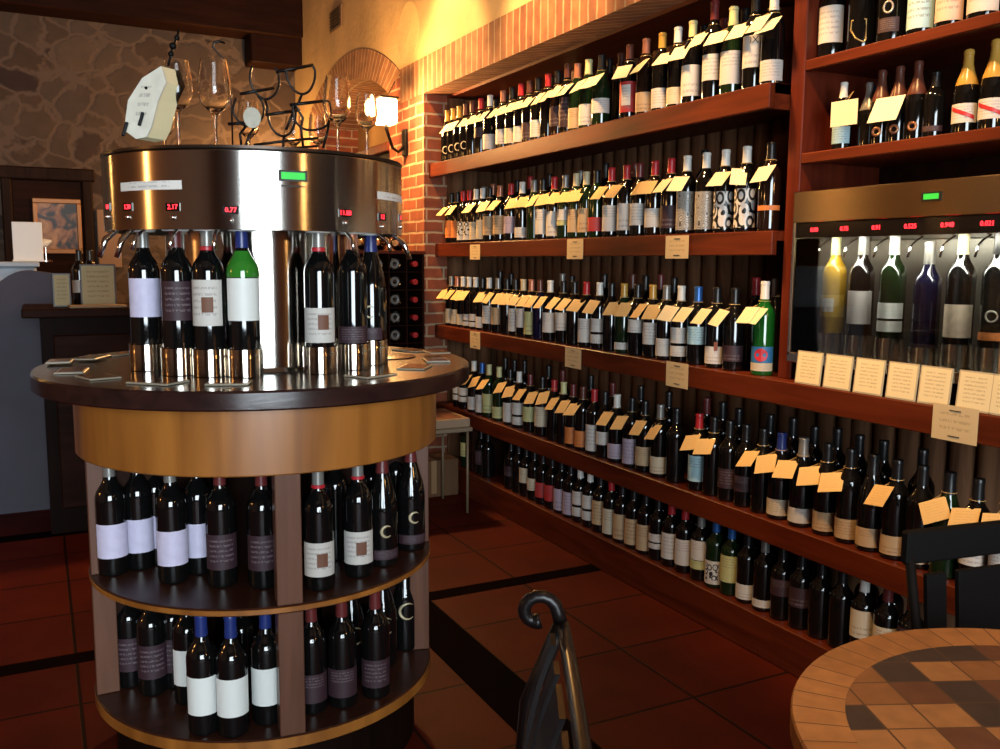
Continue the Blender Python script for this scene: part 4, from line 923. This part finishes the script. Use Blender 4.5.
# ================================================================== ON TOP OF THE DRUM
ZT=1.504
def wine_glass(px,base_py,top_py,Yd,lab,grp='wine glasses on the drum',tulip=1.0,H=None):
    b0=on(px,base_py,1,Yd)
    top=on(px,top_py,1,Yd); H=H or (top.z-ZT)
    t=thing('wine_glass',lab,'wine glass',(b0.x,Yd,ZT+.0005),0,grp)
    k=H/.21
    pr=[(0,.0),(.031,.0),(.032,.0015),(.030,.003),(.012,.006),(.0045,.012),(.0036,.03),(.0036,.082),(.0048,.092),(.012,.100),(.024,.110),(.0325,.126),(.0350,.145),(.0335,.170),(.0295,.195),(.0270,.210),(.0262,.210),(.0286,.195),(.0325,.170),(.0340,.145),(.0315,.127),(.023,.1115),(.010,.1030),(0,.1015)]
    MB().lathe([(r*k*tulip,z*k) for r,z in pr],32).build('glass',M_CLEAR,t)
    return t
wine_glass(179,140,66,2.22,'tall clear wine glass beside the white tag on the drum',H=.205)
wine_glass(216,140,60,2.30,'tall clear wine glass with the wire hook leaning in it')
wine_glass(338,150,77,2.25,'tallest clear wine glass right of the wrought iron rack')
wine_glass(367,150,93,2.16,'clear wine glass nearest the glowing wall lamp')
wine_glass(165,140,92,2.50,'clear wine glass half behind the white tag',H=.15)
wine_glass(249,140,80,2.52,'clear wine glass behind the iron rack, above the oval paper tag',H=.18)
wine_glass(294,145,100,2.52,'clear wine glass between the hoops of the iron rack',H=.15)
wine_glass(318,148,100,2.46,'small clear wine glass behind the tallest one',H=.15)
# big white hanging tag with black clips and beaded cord
Yt=2.16
c=on(148,140,1,Yt); k_=(on(148,40,1,Yt)-on(148,140,1,Yt)).length/100
t=thing('bottle_tag','large cream tag with black clips tilted against the glasses on the drum','tag',(c.x,Yt,ZT))
def tp(px,py,dy=0): p=on(px,py,1,Yt+dy); return Vector((p.x-c.x,dy,p.z-ZT))
def slab(name,pts,y0,d,mat,par,shift=(0,0,0)):
    A=[tp(*p,y0) for p in pts]; B=[q+Vector((d*1.0,d*.8,0))+Vector(shift) for q in A]; n=len(A)
    return MB().add(A+B,[tuple(range(n)),tuple(range(n,2*n))[::-1]]+[(i,n+i,n+(i+1)%n,(i+1)%n) for i in range(n)]).build(name,mat,par)
tpoly=[(161,66),(142,78),(128,100),(124,130),(136,139.0),(146,137),(151,127),(158,100),(166,82)]
M_TAG=plain('tag_card',(.62,.58,.47),.5,var=.12,vscale=30); M_TAG_LIT=plain('tag_lit_side',(.80,.70,.42),.4)  # yellow lamp light on the tag's sides is put into the colour
slab('face',tpoly,-.001,.003,M_TAG,t); slab('body',tpoly,.003,.045,M_TAG_LIT,t)
for x,y in ((125,129),(141,119)):
    p=tp(x,y,-.004); MB().box((-.0035,-.005,-.015),(.0035,.010,.015),Matrix.Rotation(.3,4,'Y'),bev=.001).build('clip',M_BLACKP,t,loc=p)
p=tp(146,88,-.003); MB().sphere((0,0,0),.0035,8).build('hole_rivet',M_BLACKP,t,loc=p)
quad_uv('handwriting',paper('tag_writing',(.62,.58,.47),(.2,.18,.16),4.0,.6,.05,.95),[tp(131,121,-.0035),tp(148,121,-.0035),tp(155,84,-.0035),tp(139,84,-.0035)],t,.0004)
cord=[tp(168,66,.02),tp(171,54,.02),tp(173,46,.02),tp(177,38,.03),tp(179,30,.03)]
MB().tube(cord,.0025,6).build('cord',M_BLACKP,t)
m=MB()
for q in (1,2,3): m.sphere(cord[q],.0065 if q!=2 else .008,8)
m.build('beads',M_BLACKP,t)
# wrought iron wire hook
t=thing('wire_hook','thin iron hook poking out of the second wine glass','hook',(on(216,140,1,2.30).x,2.30,ZT))
hp=[(233,153),(231,90),(226,62),(217,52),(213,47),(214,42),(219,41),(225,43)]
MB().tube([Vector((on(x,y,1,2.36).x-t.location.x,.06,max(0.0022,on(x,y,1,2.36).z-ZT))) for x,y in hp],[.0022]*4+[.003]*4,6).build('rod',M_IRON,t)
# wrought iron wine rack: cradles with a bar and a hoop
t=thing('iron_wine_rack','wrought iron wine rack of hoops and flat bars on the drum','wine rack',(.60,2.40,ZT))
def rp(px,py,Y): p=on(px,py,1,Y); return Vector((p.x-.60,Y-2.40,p.z-ZT))
hoops=[ # bar left, bar right, hoop points
 ((276,72),(313,65),[(286,70),(288,80),(294,90),(302,94),(309,91),(314,82),(315,71),(312,65)],2.38),
 ((240,94),(274,88),[(252,66),(250,80),(256,93),(265,99),(273,96),(279,86),(278,72),(274,68)],2.44),
 ((290,105),(323,101),[(293,104),(294,118),(302,128),(314,130),(326,126),(330,116),(329,103),(323,101)],2.38),
 ((266,115),(300,110),[(268,114),(270,124),(276,133),(284,136),(291,132),(295,122),(296,112)],2.44),
 ((228,124),(258,122),[(236,98),(233,110),(238,120),(246,126),(256,124),(263,116),(263,104),(258,96)],2.50)]
for a_,b_,h,Y in hoops:
    h=MB().tube(smooth_path([rp(x,y,Y) for x,y in h]),.0032,8).build('hoop',M_IRON,t)
    A=rp(*a_,Y);B=rp(*b_,Y); d=(B-A)
    MB().tube([A,A+d*.5,B],.0042,6).build('bar',M_IRON,t)
for pts,Y in (([(302,94),(299,102),(296,106),(303,118),(301,128),(303,146)],2.38),([(296,106),(291,118),(286,130)],2.40),([(265,99),(268,108),(266,116)],2.44),([(284,136),(283,150)],2.44),([(246,126),(240,134),(242,150)],2.50),([(256,124),(249,136),(244,150)],2.50),([(254,145),(285,141),(318,138)],2.38),([(272,150),(318,146)],2.38),([(330,118),(327,134),(323,148)],2.38)):
    P_=[rp(x,y,Y) for x,y in pts]
    for q in P_: q.z=max(q.z,.004)
    MB().tube(P_,.0035,6).build('strut',M_IRON,t)
for (x,y) in ((303,149),(283,150),(242,150)):
    A=rp(x,y,2.38); A.z=.004; B=rp(x,y,2.50); B.z=.004
    MB().tube([A,(A+B)/2,B],.0035,6).build('foot',M_IRON,t)
for (x,y,Y0,Y1) in ((302,94,2.38,2.44),(265,99,2.44,2.50),(284,136,2.38,2.50)):
    A=rp(x,y,Y0);B=rp(x,y,Y1); MB().tube([A,(A+B)/2,B],.003,6).build('cross_rod',M_IRON,t)
# oval paper tag and a lying bottle in the rack
P=on(252,117,1,2.36); t=thing('neck_tag','oval cream paper tag hanging inside the iron rack','tag',P)
pts=[(.022*math.cos(a),.024*math.sin(a)*(1.15 if math.sin(a)<0 else 1)) for a in [2*PI*q/20 for q in range(20)]]
MB().prism(pts,.001,Matrix.Rotation(PI/2,4,'X')).build('paper',plain('tag_paper',(.55,.52,.42),.6,var=.1,vscale=60),t)
MB().tube([(0,0,.024),(.004,.03,.035),(.012,.06,.035)],.0006,4).build('thread',M_CARD,t)

# ================================================================== BRICK PIER LAMP, NICHE, WALL DETAILS
p=on(386,112,0,1.83)
t=thing('wall_sconce','glowing square glass wall lamp on an iron bracket at the brick pier','wall lamp',(1.95,5.02,p.z-.12))
lampP=Vector((1.80,on(386,112,0,1.80).y,on(386,112,0,1.80).z))
M_LAMP=emit('lamp_glass',(1,.62,.25),26)
rel=lampP-t.location
MB().box((-.05,-.055,-.068),(.05,.055,.068),bev=.008).build('glass_shade',M_LAMP,t,loc=rel)
MB().box((-.056,-.061,.0),(.056,.061,.012),bev=.002).build('shade_cap',M_IRON,t,loc=rel+Vector((0,0,.069)))
MB().tube([(-.002,0,-.06),(-.05,0,-.10),(-.085,.0,-.08),rel+Vector((0,0,-.09)),rel+Vector((0,0,-.068))],.010,8).build('bracket',M_IRON,t)
MB().box((-.018,-.03,-.12),(0,.03,.03),bev=.004).build('back_plate',M_IRON,t)
t2=thing('wall_sconce','second glowing wall lamp low behind the iron rack, far side of the arch','wall lamp',(1.95,7.2,1.90))
MB().box((-.17,-.05,.02),(-.07,.05,.15),bev=.008).build('glass_shade',M_LAMP,t2)
MB().tube([(-.002,0,0),(-.06,0,-.05),(-.12,0,-.03),(-.12,0,.018)],.009,8).build('bracket',M_IRON,t2)
# vent high on the stucco wall
m=MB(); t=thing('wall_vent','small slatted vent high on the ochre stucco wall','vent',(1.95,6.33,2.93))
MB().box((-.012,-.13,-.075),(0,.13,.075),bev=.003).build('frame',plain('vent_metal',(.22,.13,.06),.5),t)
for q in range(6): m.box((-.02,-.115,-.062+q*.0225),(-.012,.115,-.052+q*.0225))
m.build('slats',plain('vent_dark',(.05,.025,.012),.6),t)
t=thing('wall_ring','faint round plaster boss on the ochre wall above the brick lintel','wall ornament',(1.95,on(408,32,0,1.95).y,on(408,32,0,1.95).z))
MB().lathe([(.17,.0),(.165,.002),(.160,.002),(.155,.001),(0,.001)],40,Matrix.Rotation(-PI/2,4,'Y')).build('ring',M_STUCCO,t)
# wooden mantel cupboard inside the niche
t=thing('niche_cupboard','dark wooden cupboard with ledge filling the lower arch niche','cupboard',(1.97,5.31,0))
MB().box((.02,0,0),(.30,1.58,1.93)).build('body',M_DARKH,t)
MB().box((-.03,0.0,1.93),(.30,1.58,1.985),bev=.006).build('ledge',M_REDV,t)
for q in range(2): MB().box((.0,.04+q*.78,.1),(.02,.74+q*.78,1.88),bev=.004).build('door',M_DARKH,t)

# floor rack with stored bottles in front of the pier
t=thing('bottle_rack','dark bottle rack filled with lying bottles in front of the brick pier','wine rack',(1.47,4.56,0))
MB().box((0,.26,0),(.40,.28,1.30)).build('back',M_DARK,t)
for x in (0,.39): MB().box((x,0,0),(x+.012,.26,1.30)).build('side_panel',M_DARKH,t)
MB().box((-.005,-.005,1.30),(.41,.285,1.318),bev=.003).build('top_board',M_RED,t)
MB().box((0,0,.0),(.40,.26,.05)).build('base',M_DARKH,t)
m=MB()
for q in range(1,4): m.box((.0+.1*q-.003,.0,.05),(.0+.1*q+.003,.26,1.30))
for q in range(1,13): m.box((.012,.001,.05+.096*q),(.39,.26,.054+.096*q))
m.build('grid',M_DARKH,t)
n=0
for r in range(5,13):
    for cidx in range(4):
        n+=1; cap=capmat('r') if cidx==3 else None
        xx=1.47+.052+.0975*cidx; zz=.054+.096*r+.0412-.0
        tb=thing('wine_bottle',('red-capped bottle neck outward' if cidx==3 else 'bottle base outward')+' in the pier rack, %s row down, %s column'%(ordw(13-r),ordw(cidx+1)),'bottle',(xx,4.60 if cidx!=3 else 4.82,zz),0,'bottles lying in the pier rack')
        T=Matrix.Rotation(-PI/2 if cidx!=3 else PI/2,4,'X')
        MB().lathe([(max(a,1e-5),b*(.85 if cidx!=3 else .9)) for a,b in PROF['bordeaux']],16,T).build('glass_body',body(GL['k']),tb)
        if cidx==3: MB().lathe([(.0148,.215),(.0158,.262),(.0158,.2705),(0,.2715)],12,T).build('capsule',capmat('r'),tb)
        else: MB().lathe([(.012,.001),(.022,-.0012),(.026,.001)],14,T).build('base_ring',plain('base_ring_grey',(.20,.19,.17),.3),tb)
for q,(xx,yy) in enumerate(((.10,.10),(.20,.12),(.31,.13))):
    tb=thing('wine_bottle','bottle with orange foil lying aslant on top of the pier rack, '+('first','middle','last')[q]+' of three','bottle',(1.47+xx,4.56+yy,1.318+.0382),0,'bottles lying on the pier rack')
    T=Matrix.Rotation(-.5,4,'Z')@Matrix.Rotation(PI/2,4,'X')@Matrix.Translation((0,0,-.06))
    MB().lathe([(max(a,1e-5),b*.8) for a,b in PROF['bordeaux']],18,T).build('glass_body',body(GL['k']),tb)
    MB().lathe([(.0155,.175),(.0155,.235),(.0165,.2355),(.016,.243),(0,.244)],14,T).build('capsule',plain('orange_foil',(.62,.25,.06),.35,.3),tb)

# folding stand with a picture box, carton below
t=thing('folding_stand','cream folding stand with thin metal legs beside the island','stand',(1.55,4.0,0))
zt=.42
MB().box((0,0,zt),(.35,.35,zt+.022),bev=.004).build('top',plain('dim_cream_board',(.25,.19,.12),.5),t)  # cream of top and legs darkened in the colour for the weak light
for x,y in ((.02,.02),(.33,.02),(.02,.33),(.33,.33)): MB().tube([(x,y,0),(x,y,zt)],.007,8).build('leg',plain('dim_cream_metal',(.20,.15,.09),.4),t)
t=thing('gift_box','flat open box with brown picture lid lying on the folding stand','box',(1.56,4.01,zt+.0225))
MB().box((0,0,0),(.33,.33,.045),bev=.004).build('box',plain('cream_cardboard',(.34,.24,.15),.6),t)
MB().box((.03,.03,.045),(.30,.30,.047)).build('picture',plain('picture_brown',(.18,.06,.03),.5,var=.6,vscale=14),t)
t=thing('carton','plain brown cardboard carton on the floor behind the folding stand','carton',(1.70,4.37,0))
MB().box((0,0,0),(.29,.17,.20),bev=.003).build('carton',plain('brown_cardboard',(.14,.07,.03),.8,var=.1),t)
MB().box((.13,-.001,.02),(.16,.171,.2015)).build('tape',plain('tape_tan',(.36,.22,.11),.4),t)

# ================================================================== LEFT BACKGROUND
t=thing('back_counter','dark panelled wooden counter behind the island on the left','counter',(-.05,4.50,0))
MB().box((.05,.02,0),(1.3,.5,1.0)).build('body',M_DARK,t)
MB().box((-.02,-.03,1.0),(1.35,.53,1.04),bev=.006).build('worktop',M_DARKH,t)
for q in range(3): MB().box((.10+.4*q,0,.12),(.44+.4*q,.02,.92),bev=.006).build('panel',M_DARKH,t)
M_CERT=paper('certificate_paper',(.40,.32,.15),(.15,.09,.04),8.0,.5)
def frame_card(x0,x1,y0,y1,Y,name,l,z0,cat,border=.008,mat=M_CERT,fm=None):
    A=on(x0,(y0+y1)/2,1,Y); B=on(x1,(y0+y1)/2,1,Y); H=on(x0,y0,1,Y).z-z0; w=B.x-A.x
    t=thing(name,l,cat,((A.x+B.x)/2,Y,z0))
    fm=fm or plain('dark_frame',(.03,.015,.01),.4)
    MB().box((-w/2,0,0),(w/2,.012,H),bev=.002).build('frame',fm,t)
    quad_uv('sheet',mat,[(-w/2+border,-.001,border),(w/2-border,-.001,border),(w/2-border,-.001,H-border),(-w/2+border,-.001,H-border)],t,.0008)
    return t
frame_card(80,116,264,303,4.62,'menu_stand','large framed certificate standing on the back counter',1.041,'certificate')
frame_card(52,71,273,300,4.60,'menu_stand','small framed card beside the large certificate on the back counter',1.041,'card')
t=thing('stapled_papers','small pile of tan papers lying in front of the large certificate','papers',(.24,4.53,1.041))
MB().box((-.12,-.04,0),(.12,.04,.012),Matrix.Rotation(.1,4,'Z'),bev=.002).build('papers',plain('tan_paper',(.30,.19,.10),.7),t)
for q,(x,cap) in enumerate(((79,'k'),(90,'k'))):
    p_=on(x,260,1,4.82)
    make_bottle('wine_bottle','dark bottle with white label on the back counter, %s the painting'%('nearer' if q==0 else 'farther from'),'bottles on the back counter',(p_.x,4.82,1.0405),.265,'bordeaux',body(GL['k']),capmat('k'),[(.06,.12,'w',0)],-PI/2-.1)
# grey partition with a quarter-round top
def xz(poly,y0,y1): # prism XY->XZ, depth -> Y
    return MB().prism(poly,-(y1-y0),Matrix(((1,0,0,0),(0,0,-1,y0),(0,1,0,0),(0,0,0,1))))
xa,xb=-1.6,.075
pts=[(xa,0),(xb,0),(xb,1.245)]+[(xb-.36+.30*math.cos(a),.93+.30*math.sin(a)) for a in [PI*.5+ (PI/2)*q/10 for q in range(11)]]
pts=[(-1.7,0),(.0,0),(.06,.9),(.07,1.19)]+[(-.03-.22*math.sin(a),.93+.275*math.cos(a)) for a in [PI/2*q/10 for q in range(11)]]+[(-1.7,.93)]
t=thing('partition','grey plastered half-height partition with a rounded shoulder, far left','partition',(0,0,0))
xz(pts,5.0,5.15).build('wall_panel',plain('grey_plaster',(.075,.070,.092),.8,var=.12,vscale=3),t)
t=thing('reception_desk','pale blue-grey desk front rising behind the rounded partition','desk',(-.9,5.25,0))
MB().box((-.8,0,0),(.90,.35,1.22),bev=.01).build('body',plain('blue_grey_laminate',(.40,.46,.52),.5,var=.06),t)
MB().box((-.82,-.02,1.22),(.915,.37,1.245),bev=.004).build('desk_top',plain('blue_grey_laminate',(.40,.46,.52),.5),t)
t=thing('card_holder','white acrylic card holder on the pale desk, beside the painting','card holder',(on(27,230,1,5.35).x,5.35,1.246))
MB().box((-.07,0,0),(.07,.02,.205),bev=.002).build('sheet',plain('white_card',(.85,.86,.82),.5),t)
MB().box((-.075,-.01,0),(.075,.06,.01),bev=.002).build('foot',M_WHITEP,t)
t=thing('desk_lamp','small chrome reading lamp beside the white card holder','lamp',(on(45,235,1,5.40).x,5.40,1.246))
MB().lathe([(0,0),(.03,0),(.03,.008),(.005,.012),(.004,.10),(0,.10)],16).build('base',M_CHROME,t)
MB().lathe([(.006,0),(.022,.03),(.024,.05),(.02,.05),(.004,.006)],16,Matrix.Translation((.03,0,.11))@Matrix.Rotation(-1.9,4,'Y')).build('shade',plain('pale_shade',(.7,.7,.65),.3),t)
# framed doorway surround and painting on the stone wall
o=MB(); o.box((-.20,7.44,0),(-.13,7.5,1.88),bev=.01); o.box((.33,7.44,0),(.40,7.5,1.88),bev=.01); o.box((-.22,7.42,1.83),(.42,7.5,1.92),bev=.01)
struct(o.build('door_frame',wood('casing_wood',(.014,.007,.005),(.030,.016,.011),.6,2,coat=0)))
struct(MB().box((-.13,7.475,0),(.33,7.5,1.83),bev=.004).build('door_1',M_DARKH))
def painting_mat():
    m,nt,b=node_mat('still_life'); tc=N(nt,'ShaderNodeTexCoord'); no=N(nt,'ShaderNodeTexNoise',Scale=9.0,Detail=3.0,Distortion=1.0); nt.links.new(tc.outputs['Object'],no.inputs['Vector'])
    cr=N(nt,'ShaderNodeValToRGB'); e=cr.color_ramp.elements; e[0].position=.42; e[0].color=(.012,.012,.012,1); e[1].position=.68; e[1].color=(.50,.28,.10,1); q=e.new(.5); q.color=(.22,.10,.04,1)
    nt.links.new(no.outputs['Fac'],cr.inputs['Fac']); nt.links.new(cr.outputs['Color'],b.inputs['Base Color']); b.inputs['Roughness'].default_value=.4; return m
t=thing('painting','small brown still-life painting in a gold frame on the dark door','painting',(.155,7.44,1.50))
m=MB()
for a_,b_ in (((-.16,0,-.20),(.16,.03,-.165)),((-.16,0,.165),(.16,.03,.20)),((-.16,0,-.165),(-.13,.03,.165)),((.13,0,-.165),(.16,.03,.165))): m.box(a_,b_,bev=.005)
m.build('frame',plain('gold_frame',(.35,.15,.04),.4,.3),t)
MB().box((-.13,.012,-.165),(.13,.025,.165)).build('canvas',painting_mat(),t)
t=thing('wall_panel','plain tan board on the stone wall between the painting and the drum','panel',(.42,7.44,1.20)); MB().box((0,0,0),(.16,.05,.43),bev=.004).build('board',plain('tan_board',(.30,.19,.12),.7),t)
t=thing('basket','small dark wicker basket on the pale desk under the painting','basket',(.08,5.9,1.0))
bpy.data.objects.remove(t)

# ================================================================== MOSAIC TABLE AND IRON CHAIRS
TX,TY,TR=1.01,.51,.338
def mosaic(rim=False):
    m,nt,b=node_mat('mosaic_rim' if rim else 'mosaic_stone')
    tc=N(nt,'ShaderNodeTexCoord'); mp=N(nt,'ShaderNodeMapping'); 
    if rim:
        sp=N(nt,'ShaderNodeSeparateXYZ'); nt.links.new(tc.outputs['Object'],sp.inputs[0])
        at=N(nt,'ShaderNodeMath',operation='ARCTAN2'); nt.links.new(sp.outputs['Y'],at.inputs[0]); nt.links.new(sp.outputs['X'],at.inputs[1])
        sc=N(nt,'ShaderNodeMath',operation='MULTIPLY'); sc.inputs[1].default_value=.45; nt.links.new(at.outputs[0],sc.inputs[0])
        cb=N(nt,'ShaderNodeCombineXYZ'); nt.links.new(sc.outputs[0],cb.inputs[0]); cb.inputs[1].default_value=.05; vec=cb.outputs[0]
    else:
        mp.inputs['Rotation'].default_value=(0,0,.42); nt.links.new(tc.outputs['Object'],mp.inputs['Vector']); vec=mp.outputs['Vector']
    br=N(nt,'ShaderNodeTexBrick'); br.offset=0; br.inputs['Scale'].default_value=1; br.inputs['Brick Width'].default_value=.056; br.inputs['Row Height'].default_value=.056 if not rim else 10
    br.inputs['Mortar Size'].default_value=.0014; br.inputs['Color1'].default_value=(0,0,0,1); br.inputs['Color2'].default_value=(1,1,1,1); br.inputs['Mortar'].default_value=(.5,.5,.5,1)
    nt.links.new(vec,br.inputs['Vector'])
    sv=N(nt,'ShaderNodeVectorMath',operation='SCALE'); sv.inputs['Scale'].default_value=1/.056; nt.links.new(vec,sv.inputs[0])
    fl=N(nt,'ShaderNodeVectorMath',operation='FLOOR'); nt.links.new(sv.outputs[0],fl.inputs[0])
    wn=N(nt,'ShaderNodeTexWhiteNoise',noise_dimensions='2D'); nt.links.new(fl.outputs[0],wn.inputs['Vector'])
    cr=N(nt,'ShaderNodeValToRGB'); cr.color_ramp.interpolation='CONSTANT'; e=cr.color_ramp.elements
    if rim: e[0].color=(.45,.20,.065,1); e[1].position=.5; e[1].color=(.38,.165,.052,1)
    else:
        e[0].color=(.05,.032,.028,1); e[1].position=.36; e[1].color=(.38,.18,.065,1); q=e.new(.62); q.color=(.28,.12,.042,1); q=e.new(.80); q.color=(.14,.055,.028,1)
    nt.links.new(wn.outputs['Value'],cr.inputs['Fac'])
    no=N(nt,'ShaderNodeTexNoise',Scale=40.0,Detail=5.0); nt.links.new(tc.outputs['Object'],no.inputs['Vector'])
    mr=N(nt,'ShaderNodeMapRange'); mr.inputs['To Min'].default_value=.6; mr.inputs['To Max'].default_value=1.3; nt.links.new(no.outputs['Fac'],mr.inputs['Value'])
    hm=N(nt,'ShaderNodeVectorMath',operation='SCALE'); nt.links.new(cr.outputs['Color'],hm.inputs[0]); nt.links.new(mr.outputs['Result'],hm.inputs['Scale'])
    mx=N(nt,'ShaderNodeMix',data_type='RGBA'); nt.links.new(br.outputs['Fac'],mx.inputs[0]); nt.links.new(hm.outputs[0],mx.inputs[6]); mx.inputs[7].default_value=(.10,.05,.025,1)
    nt.links.new(mx.outputs[2],b.inputs['Base Color']); b.inputs['Roughness'].default_value=.5
    return m
t=thing('mosaic_table','round stone mosaic bistro table with tan border at the front right','table',(TX,TY,0))
MB().lathe([(0,.71),(.331,.71),(.333,.713),(.333,.737),(.331,.7402),(.272,.7402),(.272,.7385),(0,.7385)],96).build('rim',mosaic(True),t)
MB().lathe([(.272,.7386),(.272,.7402),(0,.7402)],72).build('mosaic_field',mosaic(),t)
MB().lathe([(.022,.03),(.022,.71),(.08,.718),(0,.718)],20).build('pedestal',M_IRON,t)
for q in range(4):
    a=PI/4+q*PI/2; MB().tube([(0,0,.16),(.10*math.cos(a),.10*math.sin(a),.10),(.15*math.cos(a),.15*math.sin(a),.03),(.18*math.cos(a),.18*math.sin(a),.012)],.012,8).build('leg',M_IRON,t)
def iron_chair(loc,rz,lab,w=.40,top=.90):
    """seat faces +X, back at x=0"""
    t=thing('iron_chair',lab,'chair',loc,rz)
    MB().lathe([(0,.445),(.19,.445),(.20,.452),(.20,.465),(.185,.478),(0,.482)],40,Matrix.Translation((.22,0,0))).build('seat',plain('seat_black',(.012,.010,.010),.5),t)
    for s in (-1,1):
        y=s*w/2
        st=[(.0,y*.95,.44),(-.045,y,.54),(-.075,y*1.0,.64),(-.068,y*.98,.74),(-.03,y*.93,top-.02)]
        MB().tube(st,.010,8).build('stile',M_IRON,t)
        # scroll finial curling backwards
        sc=[(-.03,y*.93,top-.02)]
        for q in range(13):
            a=q/12*1.6*PI; r=.024-.014*q/12
            sc.append((-.058+r*math.cos(a),y*.93,top-.006+r*math.sin(a)))
        MB().tube(sc,[.008]*4+[.008]*8+[.010]*2,8).build('finial',M_IRON,t)
        MB().tube([(.40,y*.7,.45),(.41,y*.75,.25),(.42,y*.8,.0)],.009,8).build('leg',M_IRON,t)
        MB().tube([(.0,y*.95,.45),(-.02,y*.95,.25),(-.05,y,.0)],.009,8).build('leg',M_IRON,t)
    MB().tube([(-.028,-w*.465+w*.93*q/10,top-.022+.01*math.sin(PI*q/10)) for q in range(11)],.008,8).build('top_rail',M_IRON,t)
    MB().box((-.060,-w*.48,.55),(-.050,w*.48,.58),bev=.003).build('lower_rail',M_IRON,t)
    for q in range(5):
        y=-w*.36+w*.72*q/4; ww=.016 if q!=2 else .035
        n_=6; V=[];
        for k in range(n_+1):
            z=.57+(top-.02-.57)*k/n_; x=-.055-.028*math.sin(PI*k/n_*.9)+.022*(k/n_)
            V+=[(x-.003,y-ww,z),(x+.003,y-ww,z),(x+.003,y+ww,z),(x-.003,y+ww,z)]
        F=[(0,1,2,3),(4*n_+3,4*n_+2,4*n_+1,4*n_)]
        for k in range(n_):
            for e in range(4): F.append((4*k+e,4*k+4+e,4*k+4+(e+1)%4,4*k+(e+1)%4))
        MB().add(V,F).build('splat',M_IRON,t)
    return t
iron_chair((.4665,.686,0),math.atan2(-.46,.88),'black wrought iron chair with scroll finial in the lower middle, seen edge-on',top=.86)
# wooden-backed dark chair beyond the table
_l=on(909,551,2,.80); SC_LOC=(_l.x+.22*math.cos(math.radians(-9))-.07*0,_l.y+.22*math.sin(math.radians(-9))-.06,0)
t=thing('slat_chair','dark broad-slatted chair back beyond the mosaic table','chair',SC_LOC,math.radians(-99))
MT=plain('chair_charcoal',(.005,.0045,.0045),.7,spec=.12)
W=.44
for s in (-1,1):
    MB().tube([(-.03,s*W/2,.0),(-.01,s*W/2,.42),(-.04,s*W/2,.66),(-.07,s*W/2,.80)],.008,8).build('leg',MT,t)
    MB().tube([(.36,s*W/2*.9,.0),(.35,s*W/2*.9,.44)],.011,8).build('leg',MT,t)
MB().box((-.01,-W/2,.43),(.38,W/2,.465),bev=.01).build('seat',MT,t)
MB().box((-.010,-W/2-.01,-.0),(.010,W/2+.01,.055),bev=.004).build('top_rail',MT,t,loc=(-.070,0,.775))
for y,ww in ((.145,.03),(-.02,.11),(-.175,.02)):
    MB().box((-.006,y-ww,.0),(.006,y+ww,.28),Matrix.Rotation(-.10,4,'Y'),bev=.002).build('splat',MT,t,loc=(-.03,0,.48))
MB().box((-.010,-W/2,0),(.010,W/2,.04),bev=.004).build('lower_rail',MT,t,loc=(-.028,0,.50))

# ================================================================== LIGHT
def area(name,loc,rot,sx,sy,e,col,spread=None):
    l=bpy.data.lights.new(name,'AREA'); l.shape='RECTANGLE'; l.size=sx; l.size_y=sy; l.energy=e; l.color=col
    if spread: l.spread=math.radians(spread)
    o=bpy.data.objects.new(name,l); COL.objects.link(o); o.location=loc; o.rotation_euler=rot; return o
def spot(name,loc,target,e,col,size=70,blend=.6,r=.04):
    l=bpy.data.lights.new(name,'SPOT'); l.energy=e; l.color=col; l.spot_size=math.radians(size); l.spot_blend=blend; l.shadow_soft_size=r
    o=bpy.data.objects.new(name,l); COL.objects.link(o); o.location=loc
    o.rotation_euler=(Vector(target)-Vector(loc)).to_track_quat('-Z','Y').to_euler(); return o
def point(name,loc,e,col,r=.05):
    l=bpy.data.lights.new(name,'POINT'); l.energy=e; l.color=col; l.shadow_soft_size=r
    o=bpy.data.objects.new(name,l); COL.objects.link(o); o.location=loc; return o
area('shop_window_daylight',((wx0+wx1)/2,YB-.11,(wz0+wz1)/2),(PI/2,0,0),wx1-wx0,wz1-wz0,150,(.80,.92,1.0),140)
point('sconce_light',lampP+Vector((-.09,-.02,0)),100,(1,.52,.17),.05)
WARM=(1,.56,.22)
spot('ceiling_spot',(1.15,2.45,3.15),(2.25,2.2,1.95),300,WARM,56,r=.12)
spot('ceiling_spot',(1.15,3.2,3.15),(2.25,3.4,2.0),280,WARM,48)
spot('ceiling_spot',(1.15,4.3,3.15),(2.1,4.4,2.0),170,WARM,50)
spot('wall_wash',(1.1,3.7,3.3),(1.95,4.1,2.85),26,(1,.70,.36),85)
spot('table_spot',(.9,.3,3.15),(1.05,.6,.74),85,WARM,34)
point('left_wall_lamp',(-3.0,2.6,1.75),25,(1,.50,.14),.10)
point('left_wall_lamp',(-2.6,6.2,1.9),9,(1,.50,.14),.10)
point('front_wall_lamp',(1.95,-1.6,1.9),18,(1,.50,.16),.10)
point('second_sconce_light',(1.66,7.15,1.93),34,(1,.52,.17),.05)
area('dispenser_light',(2.075,1.40,1.334),(0,-.7,0),.05,1.2,7,(1,.93,.8))
spot('bay_spot',(.9,.9,3.15),(2.1,1.55,1.42),200,WARM,40)
w=bpy.data.worlds.new('world'); scene.world=w; w.use_nodes=True
bg=w.node_tree.nodes['Background']; bg.inputs['Color'].default_value=(.8,.9,1,1); bg.inputs['Strength'].default_value=.3
vs=scene.view_settings; vs.view_transform='Standard'; vs.look='None'; vs.exposure=0.22; vs.gamma=1; vs.use_curve_mapping=False
cy=scene.cycles; cy.max_bounces=8; cy.glossy_bounces=4; cy.transmission_bounces=8; cy.diffuse_bounces=3; cy.caustics_reflective=False; cy.caustics_refractive=False; cy.sample_clamp_indirect=4
cy.use_denoising=True
